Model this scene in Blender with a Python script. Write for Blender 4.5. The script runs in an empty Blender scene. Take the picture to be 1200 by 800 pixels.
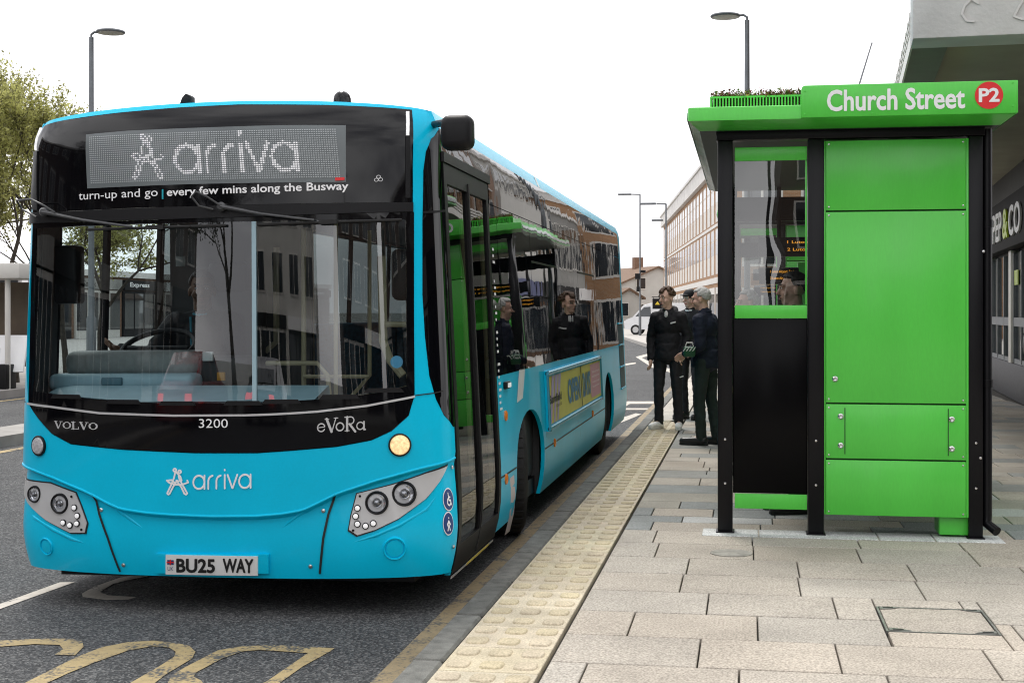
import bpy, bmesh, math, random
import numpy as np
from mathutils import Vector, Matrix
from mathutils.geometry import delaunay_2d_cdt
R = math.radians
rnd = random.Random(7)
C = bpy.context.scene.collection
scene = bpy.context.scene

# ------------------------------------------------------------------ survey of the photograph
CAMZ, PAV, TH, FPX, HV, CU = 1.66, 0.16, R(9.46), 1650.0, 365.0, 600.0
cT, sT = math.cos(TH), math.sin(TH)
CAM = Vector((0, 0, CAMZ))
def ray(u, v):
    xn, zn = (u-CU)/FPX, (HV-v)/FPX
    return Vector((xn*cT-sT, xn*sT+cT, zn))
def at_y(u, v, Y): r = ray(u, v); return CAM + r*(Y/r.y)
def at_x(u, v, X): r = ray(u, v); return CAM + r*(X/r.x)
def at_z(u, v, Z): r = ray(u, v); return CAM + r*((Z-CAMZ)/r.z)
def at_d(u, v, d): return CAM + ray(u, v)*d
def proj(p):
    d = -p.x*sT + p.y*cT
    return CU + FPX*(p.x*cT + p.y*sT)/d, HV - FPX*(p.z-CAMZ)/d

# ------------------------------------------------------------------ materials
def mat(name, base, rough=0.5, metal=0.0, coat=0.0, spec=0.5, var=0.0, vscale=4.0, bump=0.0, bscale=40.0, speck=0.0, sscale=160.0,
        emit=None, estr=0.0, alpha=1.0, coat_rough=0.03, detail=4.0, stretch=None, attr=None, rvar=0.0):
    m = bpy.data.materials.new(name); m.use_nodes = True
    nt = m.node_tree; N = nt.nodes; L = nt.links
    b = N['Principled BSDF']
    b.inputs['Base Color'].default_value = (*base, 1); b.inputs['Roughness'].default_value = rough
    b.inputs['Metallic'].default_value = metal; b.inputs['Coat Weight'].default_value = coat
    b.inputs['Coat Roughness'].default_value = coat_rough; b.inputs['Specular IOR Level'].default_value = spec
    if emit: b.inputs['Emission Color'].default_value = (*emit, 1); b.inputs['Emission Strength'].default_value = estr
    co = N.new('ShaderNodeTexCoord'); src = co.outputs['Object']
    if stretch:
        mp = N.new('ShaderNodeMapping'); mp.inputs['Scale'].default_value = stretch
        L.new(src, mp.inputs['Vector']); src = mp.outputs['Vector']
    col = None
    if attr:
        a = N.new('ShaderNodeVertexColor'); a.layer_name = attr
        mx = N.new('ShaderNodeMix'); mx.data_type = 'RGBA'; mx.blend_type = 'MULTIPLY'; mx.inputs[0].default_value = 1
        mx.inputs[6].default_value = (*base, 1); L.new(a.outputs['Color'], mx.inputs[7]); col = mx.outputs[2]
    if var:
        nz = N.new('ShaderNodeTexNoise'); nz.inputs['Scale'].default_value = vscale; nz.inputs['Detail'].default_value = detail
        L.new(src, nz.inputs['Vector'])
        rp = N.new('ShaderNodeMapRange'); rp.inputs[1].default_value = 0.3; rp.inputs[2].default_value = 0.7
        rp.inputs[3].default_value = 1-var; rp.inputs[4].default_value = 1+var
        L.new(nz.outputs['Fac'], rp.inputs[0])
        mx = N.new('ShaderNodeMix'); mx.data_type = 'RGBA'; mx.blend_type = 'MULTIPLY'; mx.inputs[0].default_value = 1
        if col: L.new(col, mx.inputs[6])
        else: mx.inputs[6].default_value = (*base, 1)
        L.new(rp.outputs[0], mx.inputs[7]); col = mx.outputs[2]
        if rvar:
            r2 = N.new('ShaderNodeMapRange'); r2.inputs[1].default_value = 0.3; r2.inputs[2].default_value = 0.7
            r2.inputs[3].default_value = max(0, rough-rvar); r2.inputs[4].default_value = rough+rvar
            L.new(nz.outputs['Fac'], r2.inputs[0]); L.new(r2.outputs[0], b.inputs['Roughness'])
    if speck:
        nz = N.new('ShaderNodeTexNoise'); nz.inputs['Scale'].default_value = sscale; nz.inputs['Detail'].default_value = 2
        L.new(src, nz.inputs['Vector']); rp = N.new('ShaderNodeMapRange'); rp.inputs[1].default_value = 0.32; rp.inputs[2].default_value = 0.68
        rp.inputs[3].default_value = 1-speck; rp.inputs[4].default_value = 1+speck; L.new(nz.outputs['Fac'], rp.inputs[0])
        mx = N.new('ShaderNodeMix'); mx.data_type = 'RGBA'; mx.blend_type = 'MULTIPLY'; mx.inputs[0].default_value = 1
        if col: L.new(col, mx.inputs[6])
        else: mx.inputs[6].default_value = (*base, 1)
        L.new(rp.outputs[0], mx.inputs[7]); col = mx.outputs[2]
    if col: L.new(col, b.inputs['Base Color'])
    if bump:
        n2 = N.new('ShaderNodeTexNoise'); n2.inputs['Scale'].default_value = bscale; n2.inputs['Detail'].default_value = 3
        L.new(src, n2.inputs['Vector'])
        bp = N.new('ShaderNodeBump'); bp.inputs['Strength'].default_value = 1.0; bp.inputs['Distance'].default_value = bump
        L.new(n2.outputs['Fac'], bp.inputs['Height']); L.new(bp.outputs[0], b.inputs['Normal'])
        if coat: L.new(bp.outputs[0], b.inputs['Coat Normal'])
    return m

def glass(name, tint=(0.8, 0.85, 0.85), ior=1.5, boost=0.0, rough=0.0, wave=0.0, wscale=1.5):
    """thin pane: see-through plus a mirror reflection that grows at grazing angles"""
    m = bpy.data.materials.new(name); m.use_nodes = True
    nt = m.node_tree; N = nt.nodes; L = nt.links; N.remove(N['Principled BSDF'])
    t = N.new('ShaderNodeBsdfTransparent'); t.inputs[0].default_value = (*tint, 1)
    g = N.new('ShaderNodeBsdfGlossy'); g.inputs['Roughness'].default_value = rough
    f = N.new('ShaderNodeFresnel'); ge = N.new('ShaderNodeNewGeometry'); bf = N.new('ShaderNodeMapRange'); bf.inputs[3].default_value = ior; bf.inputs[4].default_value = 1/ior
    L.new(ge.outputs['Backfacing'], bf.inputs[0]); L.new(bf.outputs[0], f.inputs['IOR'])   # same pane from either side
    ad = N.new('ShaderNodeMath'); ad.operation = 'ADD'; ad.use_clamp = True; ad.inputs[1].default_value = boost
    mx = N.new('ShaderNodeMixShader')
    L.new(f.outputs[0], ad.inputs[0]); L.new(ad.outputs[0], mx.inputs[0])
    L.new(t.outputs[0], mx.inputs[1]); L.new(g.outputs[0], mx.inputs[2]); L.new(mx.outputs[0], N['Material Output'].inputs[0])
    if wave:
        co = N.new('ShaderNodeTexCoord'); nz = N.new('ShaderNodeTexNoise'); nz.inputs['Scale'].default_value = wscale; nz.inputs['Detail'].default_value = 1
        bp = N.new('ShaderNodeBump'); bp.inputs['Distance'].default_value = wave; bp.inputs['Strength'].default_value = 1
        L.new(co.outputs['Object'], nz.inputs[0]); L.new(nz.outputs[0], bp.inputs['Height']); L.new(bp.outputs[0], g.inputs['Normal']); L.new(bp.outputs[0], f.inputs['Normal'])
    return m

M = {}
M['cyan'] = mat('turquoise_paint', (0.0, 0.54, 0.80), 0.33, coat=0.12, spec=0.22, speck=0.02, sscale=90, var=0.05, vscale=2.2, bump=0.0006, bscale=1.6)
M['black_gloss'] = mat('black_gloss', (0.003, 0.003, 0.004), 0.05, var=0.2, vscale=3, spec=0.32)
M['side_glass'] = mat('black_side_glass', (0.002, 0.002, 0.003), 0.015, spec=0.45, bump=0.0034, bscale=0.95)
M['black_plastic'] = mat('black_plastic', (0.007, 0.007, 0.008), 0.45, spec=0.25, var=0.15, bump=0.0004, bscale=220)
M['rubber'] = mat('black_rubber', (0.014, 0.014, 0.014), 0.75, var=0.3, vscale=14, bump=0.002, bscale=60)
M['black_metal'] = mat('black_powder_coat', (0.0045, 0.0045, 0.006), 0.32, spec=0.22, var=0.15, bump=0.0003, bscale=180)
M['chrome'] = mat('chrome', (0.75, 0.76, 0.78), 0.12, metal=1.0)
M['silver'] = mat('silver_paint', (0.58, 0.58, 0.58), 0.38, metal=0.25, coat=0.5, var=0.05)
M['white'] = mat('white_vinyl', (0.88, 0.88, 0.88), 0.45, var=0.02)
M['black_ink'] = mat('black_ink', (0.01, 0.01, 0.01), 0.5)
M['plate'] = mat('plate_white', (0.78, 0.78, 0.76), 0.35, coat=0.4)
M['navy'] = mat('sticker_blue', (0.01, 0.045, 0.18), 0.35)
M['red'] = mat('sign_red', (0.72, 0.012, 0.014), 0.4)
M['teal_ink'] = mat('teal_ink', (0.0, 0.35, 0.42), 0.5)
M['lens'] = glass('lamp_lens', (0.92, 0.93, 0.95), 1.5, 0.03)
M['lamp_white'] = mat('white_lamp', (0.8, 0.8, 0.8), 0.2, emit=(1, 1, 1), estr=0.22, var=0.25, vscale=60)
M['lamp_amber_lit'] = mat('lit_indicator', (0.8, 0.6, 0.35), 0.25, emit=(1.0, 0.66, 0.30), estr=0.42, var=0.5, vscale=70, bump=.004, bscale=60)
M['reflector'] = mat('clear_reflector', (0.6, 0.6, 0.62), 0.3, metal=0.4, var=0.25, vscale=70, bump=0.004, bscale=70)
M['amber'] = mat('amber_reflector', (0.8, 0.2, 0.01), 0.25, coat=0.6)
M['windscreen'] = glass('windscreen_glass', (0.70, 0.78, 0.79), 1.52, 0.09, wave=0.0006, wscale=1.2)
M['door_glass'] = glass('door_glass', (0.30, 0.33, 0.31), 1.55, 0.02, wave=0.003, wscale=1.1)
M['cab_glass'] = glass('cab_glass', (0.85, 0.9, 0.9), 1.45)
M['tint_glass'] = glass('tinted_glass', (0.16, 0.18, 0.18), 1.5)
M['shelter_glass'] = glass('shelter_glass', (0.66, 0.69, 0.68), 1.6, 0.10, wave=0.0015, wscale=2.0)
M['interior'] = mat('dark_interior', (0.03, 0.032, 0.034), 0.6, var=0.2)
M['interior_grey'] = mat('grey_interior', (0.05, 0.053, 0.056), 0.55, var=0.15, bump=0.0005, bscale=200)
M['dash'] = mat('dash_blue_grey', (0.36, 0.52, 0.59), 0.45, var=0.1, vscale=6)
M['binnacle'] = mat('binnacle_grey', (0.27, 0.28, 0.27), 0.6, var=0.12, vscale=20, bump=0.0006, bscale=180)
M['pole'] = mat('cream_grab_rail', (0.55, 0.47, 0.30), 0.35, coat=0.3)
M['moquette'] = mat('seat_moquette', (0.02, 0.10, 0.16), 0.9, var=0.4, vscale=30)
M['green'] = mat('shelter_green', (0.085, 0.60, 0.06), 0.38, coat=0.2, var=0.055, vscale=1.6, stretch=(2.2, 2.2, .35), rvar=.10, speck=.025, sscale=60, bump=0.0003, bscale=3, coat_rough=0.12)
M['green_dark'] = mat('green_gap', (0.01, 0.07, 0.01), 0.6)
M['plain_black'] = mat('plain_black_panel', (0.002, 0.002, 0.0025), 0.22, spec=0.10)
M['screw'] = mat('steel_screw', (0.6, 0.6, 0.6), 0.25, metal=1.0, var=0.2, vscale=90)
M['led_off'] = mat('led_off', (0.42, 0.45, 0.46), 0.4)
M['led_board'] = mat('led_board', (0.13, 0.15, 0.155), 0.3, spec=0.5, var=0.15, vscale=3)
M['led_on'] = mat('led_on', (0.8, 0.8, 0.8), 0.4, emit=(0.95, 0.95, 1.0), estr=0.18)
M['led_amber'] = mat('led_amber', (0.6, 0.25, 0.02), 0.4, emit=(1.0, 0.42, 0.04), estr=0.7)

# ------------------------------------------------------------------ mesh builder
class MB:
    def __init__(s): s.v = []; s.f = []; s.m = []; s.col = None
    def add(s, vs, fs, mi=0):
        o = len(s.v); s.v += [Vector(p) for p in vs]
        for f in fs: s.f.append([o+i for i in f]); s.m.append(mi)
        return s
    def box(s, c, size, rz=0.0, mi=0, rx=0.0, ry=0.0):
        c = Vector(c); h = Vector(size)/2
        rot = Matrix.Rotation(rz, 3, 'Z') @ Matrix.Rotation(ry, 3, 'Y') @ Matrix.Rotation(rx, 3, 'X')
        vs = [c + rot @ Vector((x*h.x, y*h.y, z*h.z)) for z in (-1, 1) for y in (-1, 1) for x in (-1, 1)]
        return s.add(vs, [(0, 2, 3, 1), (4, 5, 7, 6), (0, 1, 5, 4), (2, 6, 7, 3), (0, 4, 6, 2), (1, 3, 7, 5)], mi)
    def span(s, a, b, mi=0):
        a = Vector(a); b = Vector(b)
        lo = Vector([min(a[i], b[i]) for i in range(3)]); hi = Vector([max(a[i], b[i]) for i in range(3)])
        return s.box((lo+hi)/2, hi-lo, mi=mi)
    def prism(s, pts, d, mi=0):
        """polygon pts (3D, planar) extruded by vector d"""
        d = Vector(d); n = len(pts); vs = [Vector(p) for p in pts]; vs += [p+d for p in vs]
        fs = [tuple(range(n))[::-1], tuple(range(n, 2*n))] + [(i, (i+1) % n, n+(i+1) % n, n+i) for i in range(n)]
        return s.add(vs, fs, mi)
    def tube(s, path, r, n=10, mi=0, caps=True):
        path = [Vector(p) for p in path]; k = len(path)
        rs = r if isinstance(r, (list, tuple)) else [r]*k
        rings = []; up = None
        for i, p in enumerate(path):
            t = (path[min(i+1, k-1)] - path[max(i-1, 0)])
            t = t.normalized() if t.length > 1e-9 else Vector((0, 0, 1))
            if up is None: up = t.orthogonal().normalized()
            up = (up - t*up.dot(t)); up = up.normalized() if up.length > 1e-6 else t.orthogonal().normalized()
            w = t.cross(up)
            rings.append([p + (up*math.cos(a)+w*math.sin(a))*rs[i] for a in [2*math.pi*j/n for j in range(n)]])
        vs = [q for rg in rings for q in rg]; fs = []
        for i in range(k-1):
            for j in range(n):
                a, b = i*n+j, i*n+(j+1) % n
                fs.append((a, b, b+n, a+n))
        if caps: fs += [tuple(range(n))[::-1], tuple(range((k-1)*n, k*n))]
        return s.add(vs, fs, mi)
    def lathe(s, prof, o, axis, n=24, mi=0, close=True):
        """prof = [(radius, height along axis)]"""
        o = Vector(o); ax = Vector(axis).normalized(); u = ax.orthogonal().normalized(); w = ax.cross(u)
        vs = []; fs = []
        for r, h in prof:
            for j in range(n):
                a = 2*math.pi*j/n; vs.append(o + ax*h + (u*math.cos(a)+w*math.sin(a))*r)
        for i in range(len(prof)-1):
            for j in range(n):
                a, b = i*n+j, i*n+(j+1) % n; fs.append((a, b, b+n, a+n))
        if close: fs += [tuple(range(n))[::-1], tuple(range((len(prof)-1)*n, len(prof)*n))]
        return s.add(vs, fs, mi)
    def ball(s, c, r, n=12, mi=0, rot=None):
        c = Vector(c); r = Vector((r, r, r)) if not hasattr(r, '__len__') else Vector(r)
        vs = []; fs = []; m = max(4, n//2)
        for i in range(m+1):
            th = math.pi*i/m
            for j in range(n):
                a = 2*math.pi*j/n
                p = Vector((r.x*math.sin(th)*math.cos(a), r.y*math.sin(th)*math.sin(a), r.z*math.cos(th)))
                vs.append(c + (rot @ p if rot else p))
        for i in range(m):
            for j in range(n):
                a, b = i*n+j, i*n+(j+1) % n; fs.append((a, a+n, b+n, b))
        return s.add(vs, fs, mi)
    def capsule(s, a, b, ra, rb, n=12, mi=0):
        a = Vector(a); b = Vector(b); d = b-a; L = d.length or 1e-6; t = d/L
        pr = [(ra*math.sin(x), -ra*math.cos(x)) for x in (0.02, .4, .8, 1.2, 1.57)]
        pr += [(rb*math.sin(x), L - rb*math.cos(x)) for x in (1.57, 1.94, 2.34, 2.74, 3.12)]
        return s.lathe(pr, a, t, n, mi)
    def build(s, name, mats, parent=None, org=None, bevel=0.0, seg=2, smooth=True, angle=35, clean=False):
        me = bpy.data.meshes.new(name); o_ = Vector(org) if org is not None else Vector()
        me.from_pydata([tuple(p-o_) for p in s.v], [], s.f)
        mats = mats if isinstance(mats, (list, tuple)) else [mats]
        for m in mats: me.materials.append(m)
        if len(mats) > 1: me.polygons.foreach_set('material_index', s.m)
        bm = bmesh.new(); bm.from_mesh(me)
        if clean: bmesh.ops.remove_doubles(bm, verts=bm.verts, dist=1e-5)
        bad = [f for f in bm.faces if f.calc_area() < 1e-12]
        if bad: bmesh.ops.delete(bm, geom=bad, context='FACES_ONLY')
        if bevel:
            es = [e for e in bm.edges if len(e.link_faces) == 2 and e.calc_face_angle(0) > 0.5]
            bmesh.ops.bevel(bm, geom=es, offset=bevel, segments=seg, affect='EDGES', profile=0.5, clamp_overlap=True)
        bm.to_mesh(me); bm.free()
        if smooth:
            me.polygons.foreach_set('use_smooth', [True]*len(me.polygons)); me.set_sharp_from_angle(angle=R(angle))
        me.update()
        ob = bpy.data.objects.new(name, me); C.objects.link(ob)
        if parent: ob.parent = parent
        return ob

def tag(o, label=None, cat=None, group=None, kind=None):
    if label: o['label'] = label
    if cat: o['category'] = cat
    if group: o['group'] = group
    if kind: o['kind'] = kind
    return o
def empty(name, loc, label, cat, group=None, rz=0.0):
    o = bpy.data.objects.new(name, None); C.objects.link(o); o.location = loc; o.rotation_euler = (0, 0, rz); o.empty_display_size = 0.2
    return tag(o, label, cat, group)
def copy_tree(o, parent=None):
    c = o.copy(); C.objects.link(c); c.parent = parent
    for ch in list(o.children): copy_tree(ch, c)
    return c

# ------------------------------------------------------------------ flat outlines -> triangles
def inside(px, py, loops):
    px = np.asarray(px); py = np.asarray(py); r = np.zeros(px.shape, bool)
    for lp in loops:
        n = len(lp)
        for i in range(n):
            x1, y1 = lp[i]; x2, y2 = lp[(i+1) % n]
            if y1 == y2: continue
            c = ((y1 > py) != (y2 > py)) & (px < (x2-x1)*(py-y1)/(y2-y1)+x1)
            r ^= c
    return r
def densify(lp, res, closed=True):
    out = []; n = len(lp)
    for i in range(n if closed else n-1):
        a = lp[i]; b = lp[(i+1) % n]; k = max(1, int(math.ceil(math.hypot(b[0]-a[0], b[1]-a[1])/res)))
        out += [(a[0]+(b[0]-a[0])*j/k, a[1]+(b[1]-a[1])*j/k) for j in range(k)]
    if not closed: out.append(lp[-1])
    return out
def tri2d(loops, res=None, lines=(), union=False, rs=None):
    if res: loops = [densify(lp, res) for lp in loops]
    vs = []; es = []
    for lp in loops:
        o = len(vs); vs += [Vector(p) for p in lp]; es += [(o+i, o+(i+1) % len(lp)) for i in range(len(lp))]
    for ln in lines:
        ln = densify(ln, res or 0.1, False); o = len(vs); vs += [Vector(p) for p in ln]; es += [(o+i, o+i+1) for i in range(len(ln)-1)]
    if res:
        xs = [p[0] for p in loops[0]]; ys = [p[1] for p in loops[0]]; rx = rs or res
        gx, gy = np.meshgrid(np.arange(min(xs)+rx/2, max(xs), rx), np.arange(min(ys)+res/2, max(ys), res))
        gx = gx.ravel(); gy = gy.ravel(); k = inside(gx, gy, loops)
        vs += [Vector((a, b)) for a, b in zip(gx[k].tolist(), gy[k].tolist())]
    V, E, F, *_ = delaunay_2d_cdt(vs, es, [], 0, 1e-6)
    V = [tuple(p) for p in V]
    cx = np.array([sum(V[i][0] for i in f)/3 for f in F]); cy = np.array([sum(V[i][1] for i in f)/3 for f in F])
    if union:
        k = np.zeros(cx.shape, bool)
        for lp in loops: k |= inside(cx, cy, [lp])
    else: k = inside(cx, cy, loops)
    F = [f for f, q in zip(F, k) if q]
    # drop slivers, make all counter-clockwise
    out = []
    for f in F:
        a, b, c = (V[i] for i in f); A = (b[0]-a[0])*(c[1]-a[1])-(b[1]-a[1])*(c[0]-a[0])
        if abs(A) < 1e-12: continue
        out.append(tuple(f) if A > 0 else tuple(f[::-1]))
    return V, out
def sheet(mb, V, F, fn, thick=0.0, mi=0):
    """map triangles through fn(x, y, h); with thick > 0 the rim goes back by thick"""
    used = sorted({i for f in F for i in f}); ix = {i: k for k, i in enumerate(used)}
    vs = [fn(V[i][0], V[i][1], 0.0) for i in used]; fs = [tuple(ix[i] for i in f) for f in F]
    if thick:
        ec = {}
        for f in fs:
            for a, b in zip(f, f[1:]+f[:1]): ec[(a, b)] = 1
        rim = [e for e in ec if (e[1], e[0]) not in ec]; rv = sorted({i for e in rim for i in e}); n = len(vs); rx = {i: n+k for k, i in enumerate(rv)}
        vs += [fn(V[used[i]][0], V[used[i]][1], -thick) for i in rv]
        fs += [(b, a, rx[a], rx[b]) for a, b in rim]
    mb.add(vs, fs, mi); return mb

# writing: the default font, or strokes
def text2d(txt, bold=0.0, shear=0.0, spacing=1.0, res=3):
    cu = bpy.data.curves.new('writing', 'FONT'); cu.body = txt; cu.shear = shear; cu.space_character = spacing
    cu.resolution_u = res; cu.fill_mode = 'FRONT'; cu.size = 1
    ob = bpy.data.objects.new('writing', cu); C.objects.link(ob)
    bpy.context.view_layer.update()
    me = ob.evaluated_get(bpy.context.evaluated_depsgraph_get()).to_mesh()
    V = [(v.co.x, v.co.y) for v in me.vertices]; F = []
    for p in me.polygons:
        f = tuple(p.vertices)
        for k in range(1, len(f)-1):
            a, b, c = V[f[0]], V[f[k]], V[f[k+1]]; A = (b[0]-a[0])*(c[1]-a[1])-(b[1]-a[1])*(c[0]-a[0])
            if abs(A) > 1e-12: F.append((f[0], f[k], f[k+1]) if A > 0 else (f[0], f[k+1], f[k]))
    bpy.data.objects.remove(ob); bpy.data.curves.remove(cu)
    if bold:   # thicken: every outline edge becomes a stroke, all merged into one clean sheet
        ec = {}
        kk = {}; ids = [kk.setdefault((round(p[0], 5), round(p[1], 5)), len(kk)) for p in V]; P = list(kk)
        F2 = [tuple(ids[i] for i in f) for f in F]
        for f in F2:
            for a, b in zip(f, f[1:]+f[:1]): ec[(a, b)] = 1
        rim = [e for e in ec if (e[1], e[0]) not in ec]
        loops = [[P[i] for i in f] for f in F2] + stroke_loops([[P[a], P[b]] for a, b in rim], 2*bold)
        V, F = tri2d(loops, None, (), True)
    return V, F
def fit(V, w, h=None):
    xs = [p[0] for p in V]; ys = [p[1] for p in V]; x0, y0 = min(xs), min(ys); W = max(xs)-x0; H = max(ys)-y0
    sx = w/W; sy = (h/H) if h else sx
    return [((x-x0)*sx, (y-y0)*sy) for x, y in V]
def arc(cx, cy, r, a0, a1, n=14, ry=None):
    ry = ry or r
    return [(cx+r*math.cos(R(a0+(a1-a0)*i/n)), cy+ry*math.sin(R(a0+(a1-a0)*i/n))) for i in range(n+1)]
def stroke_loops(strokes, w):
    out = []
    for st in strokes:
        ww = w
        if isinstance(st, tuple) and isinstance(st[1], float): st, ww = st
        for a, b in zip(st, st[1:]):
            d = math.hypot(b[0]-a[0], b[1]-a[1])
            if d < 1e-6: continue
            nx, ny = -(b[1]-a[1])/d*ww/2, (b[0]-a[0])/d*ww/2
            out.append([(a[0]+nx, a[1]+ny), (a[0]-nx, a[1]-ny), (b[0]-nx, b[1]-ny), (b[0]+nx, b[1]+ny)])
        for p in st: out.append([(p[0]+ww/2*math.cos(t*math.pi/4+.13), p[1]+ww/2*math.sin(t*math.pi/4+.13)) for t in range(8)])
    return out
def word_arriva():
    g = []; x = 0.0
    def a_(x): return [arc(x+.5, .5, .5, 0, 360, 22), [(x+1.0, 0), (x+1.0, 1.0)]]
    def r_(x): return [[(x, 0), (x, .55)] + arc(x+.42, .55, .42, 180, 95, 8)]
    g += a_(0); g += r_(1.34); g += r_(2.06)
    g += [[(2.80, 0), (2.80, 1.0)], [(2.80, 1.36), (2.80, 1.40)]]
    g += [[(3.06, 1.0), (3.46, 0.02), (3.50, 0.02), (3.90, 1.0)]]
    g += a_(4.06)
    return g
def emblem():
    return [[(0, 0), (.18, .36), (.34, .74), (.40, 1.0)], [(.12, -.02), (.30, .32), (.50, .62)], [(1.0, 0), (.80, .34), (.60, .72), (.56, .96)],
            [(.86, -.02), (.70, .30), (.46, .62)], arc(.38, 1.12, .07, 0, 360, 10), arc(.62, 1.04, .07, 0, 360, 10), [(.44, 1.04), (.66, .80), (.72, .62)],
            [(-.02, .62), (.12, .50), (.40, .42), (.75, .42), (1.04, .52), (1.0, .62)], [(.0, .62), (.22, .64), (.36, .52), (.62, .60)], [(0.0, 0), (.06, -.06), (.12, -.02)], [(1.0, 0), (.94, -.06), (.86, -.02)]]
# ================================================================== the bus
BW, BD, PP, QQ, BLEN = 1.29, 0.36, 2.25, 2.2, 11.5
_t = [math.pi/2*i/400 for i in range(401)]
_pl = [(BW*math.sin(t)**(2/PP), BD*(1-math.cos(t)**(2/QQ))) for t in _t]
_s = [0.0]
for a, b in zip(_pl, _pl[1:]): _s.append(_s[-1]+math.hypot(b[0]-a[0], b[1]-a[1]))
SC = _s[-1]; _sn = np.array(_s); _xn = np.array([p[0] for p in _pl]); _yn = np.array([p[1] for p in _pl])
SMAX = SC + BLEN - BD
def s_of_y(y): return SC + y - BD
def plan(s):
    a = abs(s)
    if a >= SC: x, y, nx, ny = BW, BD+a-SC, 1.0, 0.0
    else:
        x = float(np.interp(a, _sn, _xn)); y = float(np.interp(a, _sn, _yn)); e = 0.02
        x0, x1 = np.interp([a-e, a+e], _sn, _xn); y0, y1 = np.interp([max(a-e, 0), a+e], _sn, _yn)
        if a-e < 0: x0 = -float(np.interp(e-a, _sn, _xn)); y0 = float(np.interp(e-a, _sn, _yn))
        if a+e > SC: x1, y1 = BW, BD+a+e-SC
        l = math.hypot(x1-x0, y1-y0); nx, ny = (y1-y0)/l, -(x1-x0)/l
    return (math.copysign(x, s) if s else 0.0), y, (nx if s >= 0 else -nx), ny
CR = []   # height of the bumper crease along s, filled in below
def crease_z(s): return float(np.interp(s, [c[0] for c in CR], [c[1] for c in CR]))
ZT = 2.60
def ztop(s): x = plan(s)[0]; return 2.765 + .06*(1-(x/BW)**2)*(1 if abs(s) < SC else 0)
def S3(s, z, off=0.0):
    """point of the bus's outer skin: s = metres round the plan from the centre of the front, z = height"""
    x, y, nx, ny = plan(s); w = max(0.0, -ny); q = max(0.0, nx if s > 0 else -nx)
    i = 0.0
    i += .040*q*max(0.0, z-.62) + w*(.016*max(0.0, z-1.05) + .075*max(0.0, z-2.1)**2)
    i += .045*(max(0.0, z-ZT)/.17)**2
    i += .045*(max(0.0, .50-z)/.30)**2
    if CR and abs(s) < SC+.05:
        f = min(1.0, max(0.0, (SC+.05-abs(s))/.12)); d = crease_z(s)-z
        if d > 0: i += .028*f*min(1.0, d/.022)*max(0.0, 1-max(0, d-.05)/.33)
    o = off - i
    return Vector((x+nx*o, y+ny*o, z))
def SN(s, z):
    e = .01; a = S3(s+e, z)-S3(s-e, z); b = S3(s, z+e)-S3(s, z-e)
    return a.cross(b).normalized()
def skin(x, y, h): return S3(x, y, h)

BUS = empty('bus', (-2.866, 7.30, 0), 'turquoise single-decker bus with a black front, pulled up beside the green shelter', 'bus')
BUS.rotation_euler = (0, R(-0.55), 0)
BM = Matrix.Translation(BUS.location) @ Matrix.Rotation(R(-0.55), 4, 'Y'); BI = BM.inverted()
def B(u, v, side=None, off=0.0):
    """(s, z) of the skin under a surveyed picture point"""
    if side or u > 512:
        d = 1.6*FPX/(cT*max(8, 875-u)); s = s_of_y((d-.26)/cT-7.3); z = 1.66-(v-HV)/FPX*d
    else: s = (u-262)/195*1.02; z = 1.66-(v-HV)/FPX*7.8
    for _ in range(25):
        f = lambda a, b: proj(BM @ S3(a, b, off))
        u0, v0 = f(s, z); e = .004
        ua, va = f(s+e, z); ub, vb = f(s, z+e)
        a, b, c, d = (ua-u0)/e, (ub-u0)/e, (va-v0)/e, (vb-v0)/e; D = a*d-b*c
        if abs(D) < 1e-6: break
        du, dv = u-u0, v-v0; ds = (d*du-b*dv)/D; dz = (a*dv-c*du)/D
        k = min(1.0, .4/(abs(ds)+1e-9)) if abs(ds) > .4 else 1.0
        s += ds*k; z += dz*k
        if abs(du)+abs(dv) < .02: break
    return (s, z)
def BL(pts, side=None): return [B(u, v, side) for u, v in pts]
def BP(u, v, off=0.0, side=None): s, z = B(u, v, side); p = S3(s, z); return p + SN(s, z)*off
def local(p): return BI @ Vector(p)
def patch(name, loops, m, parent, off=0.0, thick=0.0, res=0.06, rs=None, lines=(), angle=40, union=False):
    V, F = tri2d(loops, res, lines, union, rs)
    return sheet(MB(), V, F, lambda x, y, h: S3(x, y, off+h), thick).build(name, m, parent, angle=angle)
def frame_map(bl, br, tl, off, w, h):
    """map of a w x h flat design onto the skin between three surveyed corners"""
    o, a, b = Vector(B(*bl)), Vector(B(*br)), Vector(B(*tl)); ex = (a-o)/w; ey = (b-o)/h
    return lambda x, y, t=0.0: S3(o.x+ex.x*x+ey.x*y, o.y+ex.y*x+ey.y*y, off+t)
def on_bus(name, V, F, fn, m, parent, thick=0.0): return sheet(MB(), V, F, fn, thick).build(name, m, parent, smooth=False)

CR_ = BL([(21.8, 543), (40, 551), (60, 558.5), (95, 573.5), (111, 581), (126, 589.5), (141, 596), (170, 600.5), (200, 603), (250, 605), (300, 604.5), (330, 602), (355, 597.5), (375, 588), (395, 578), (440, 563), (490, 549), (533, 536)]); CR += CR_
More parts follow.
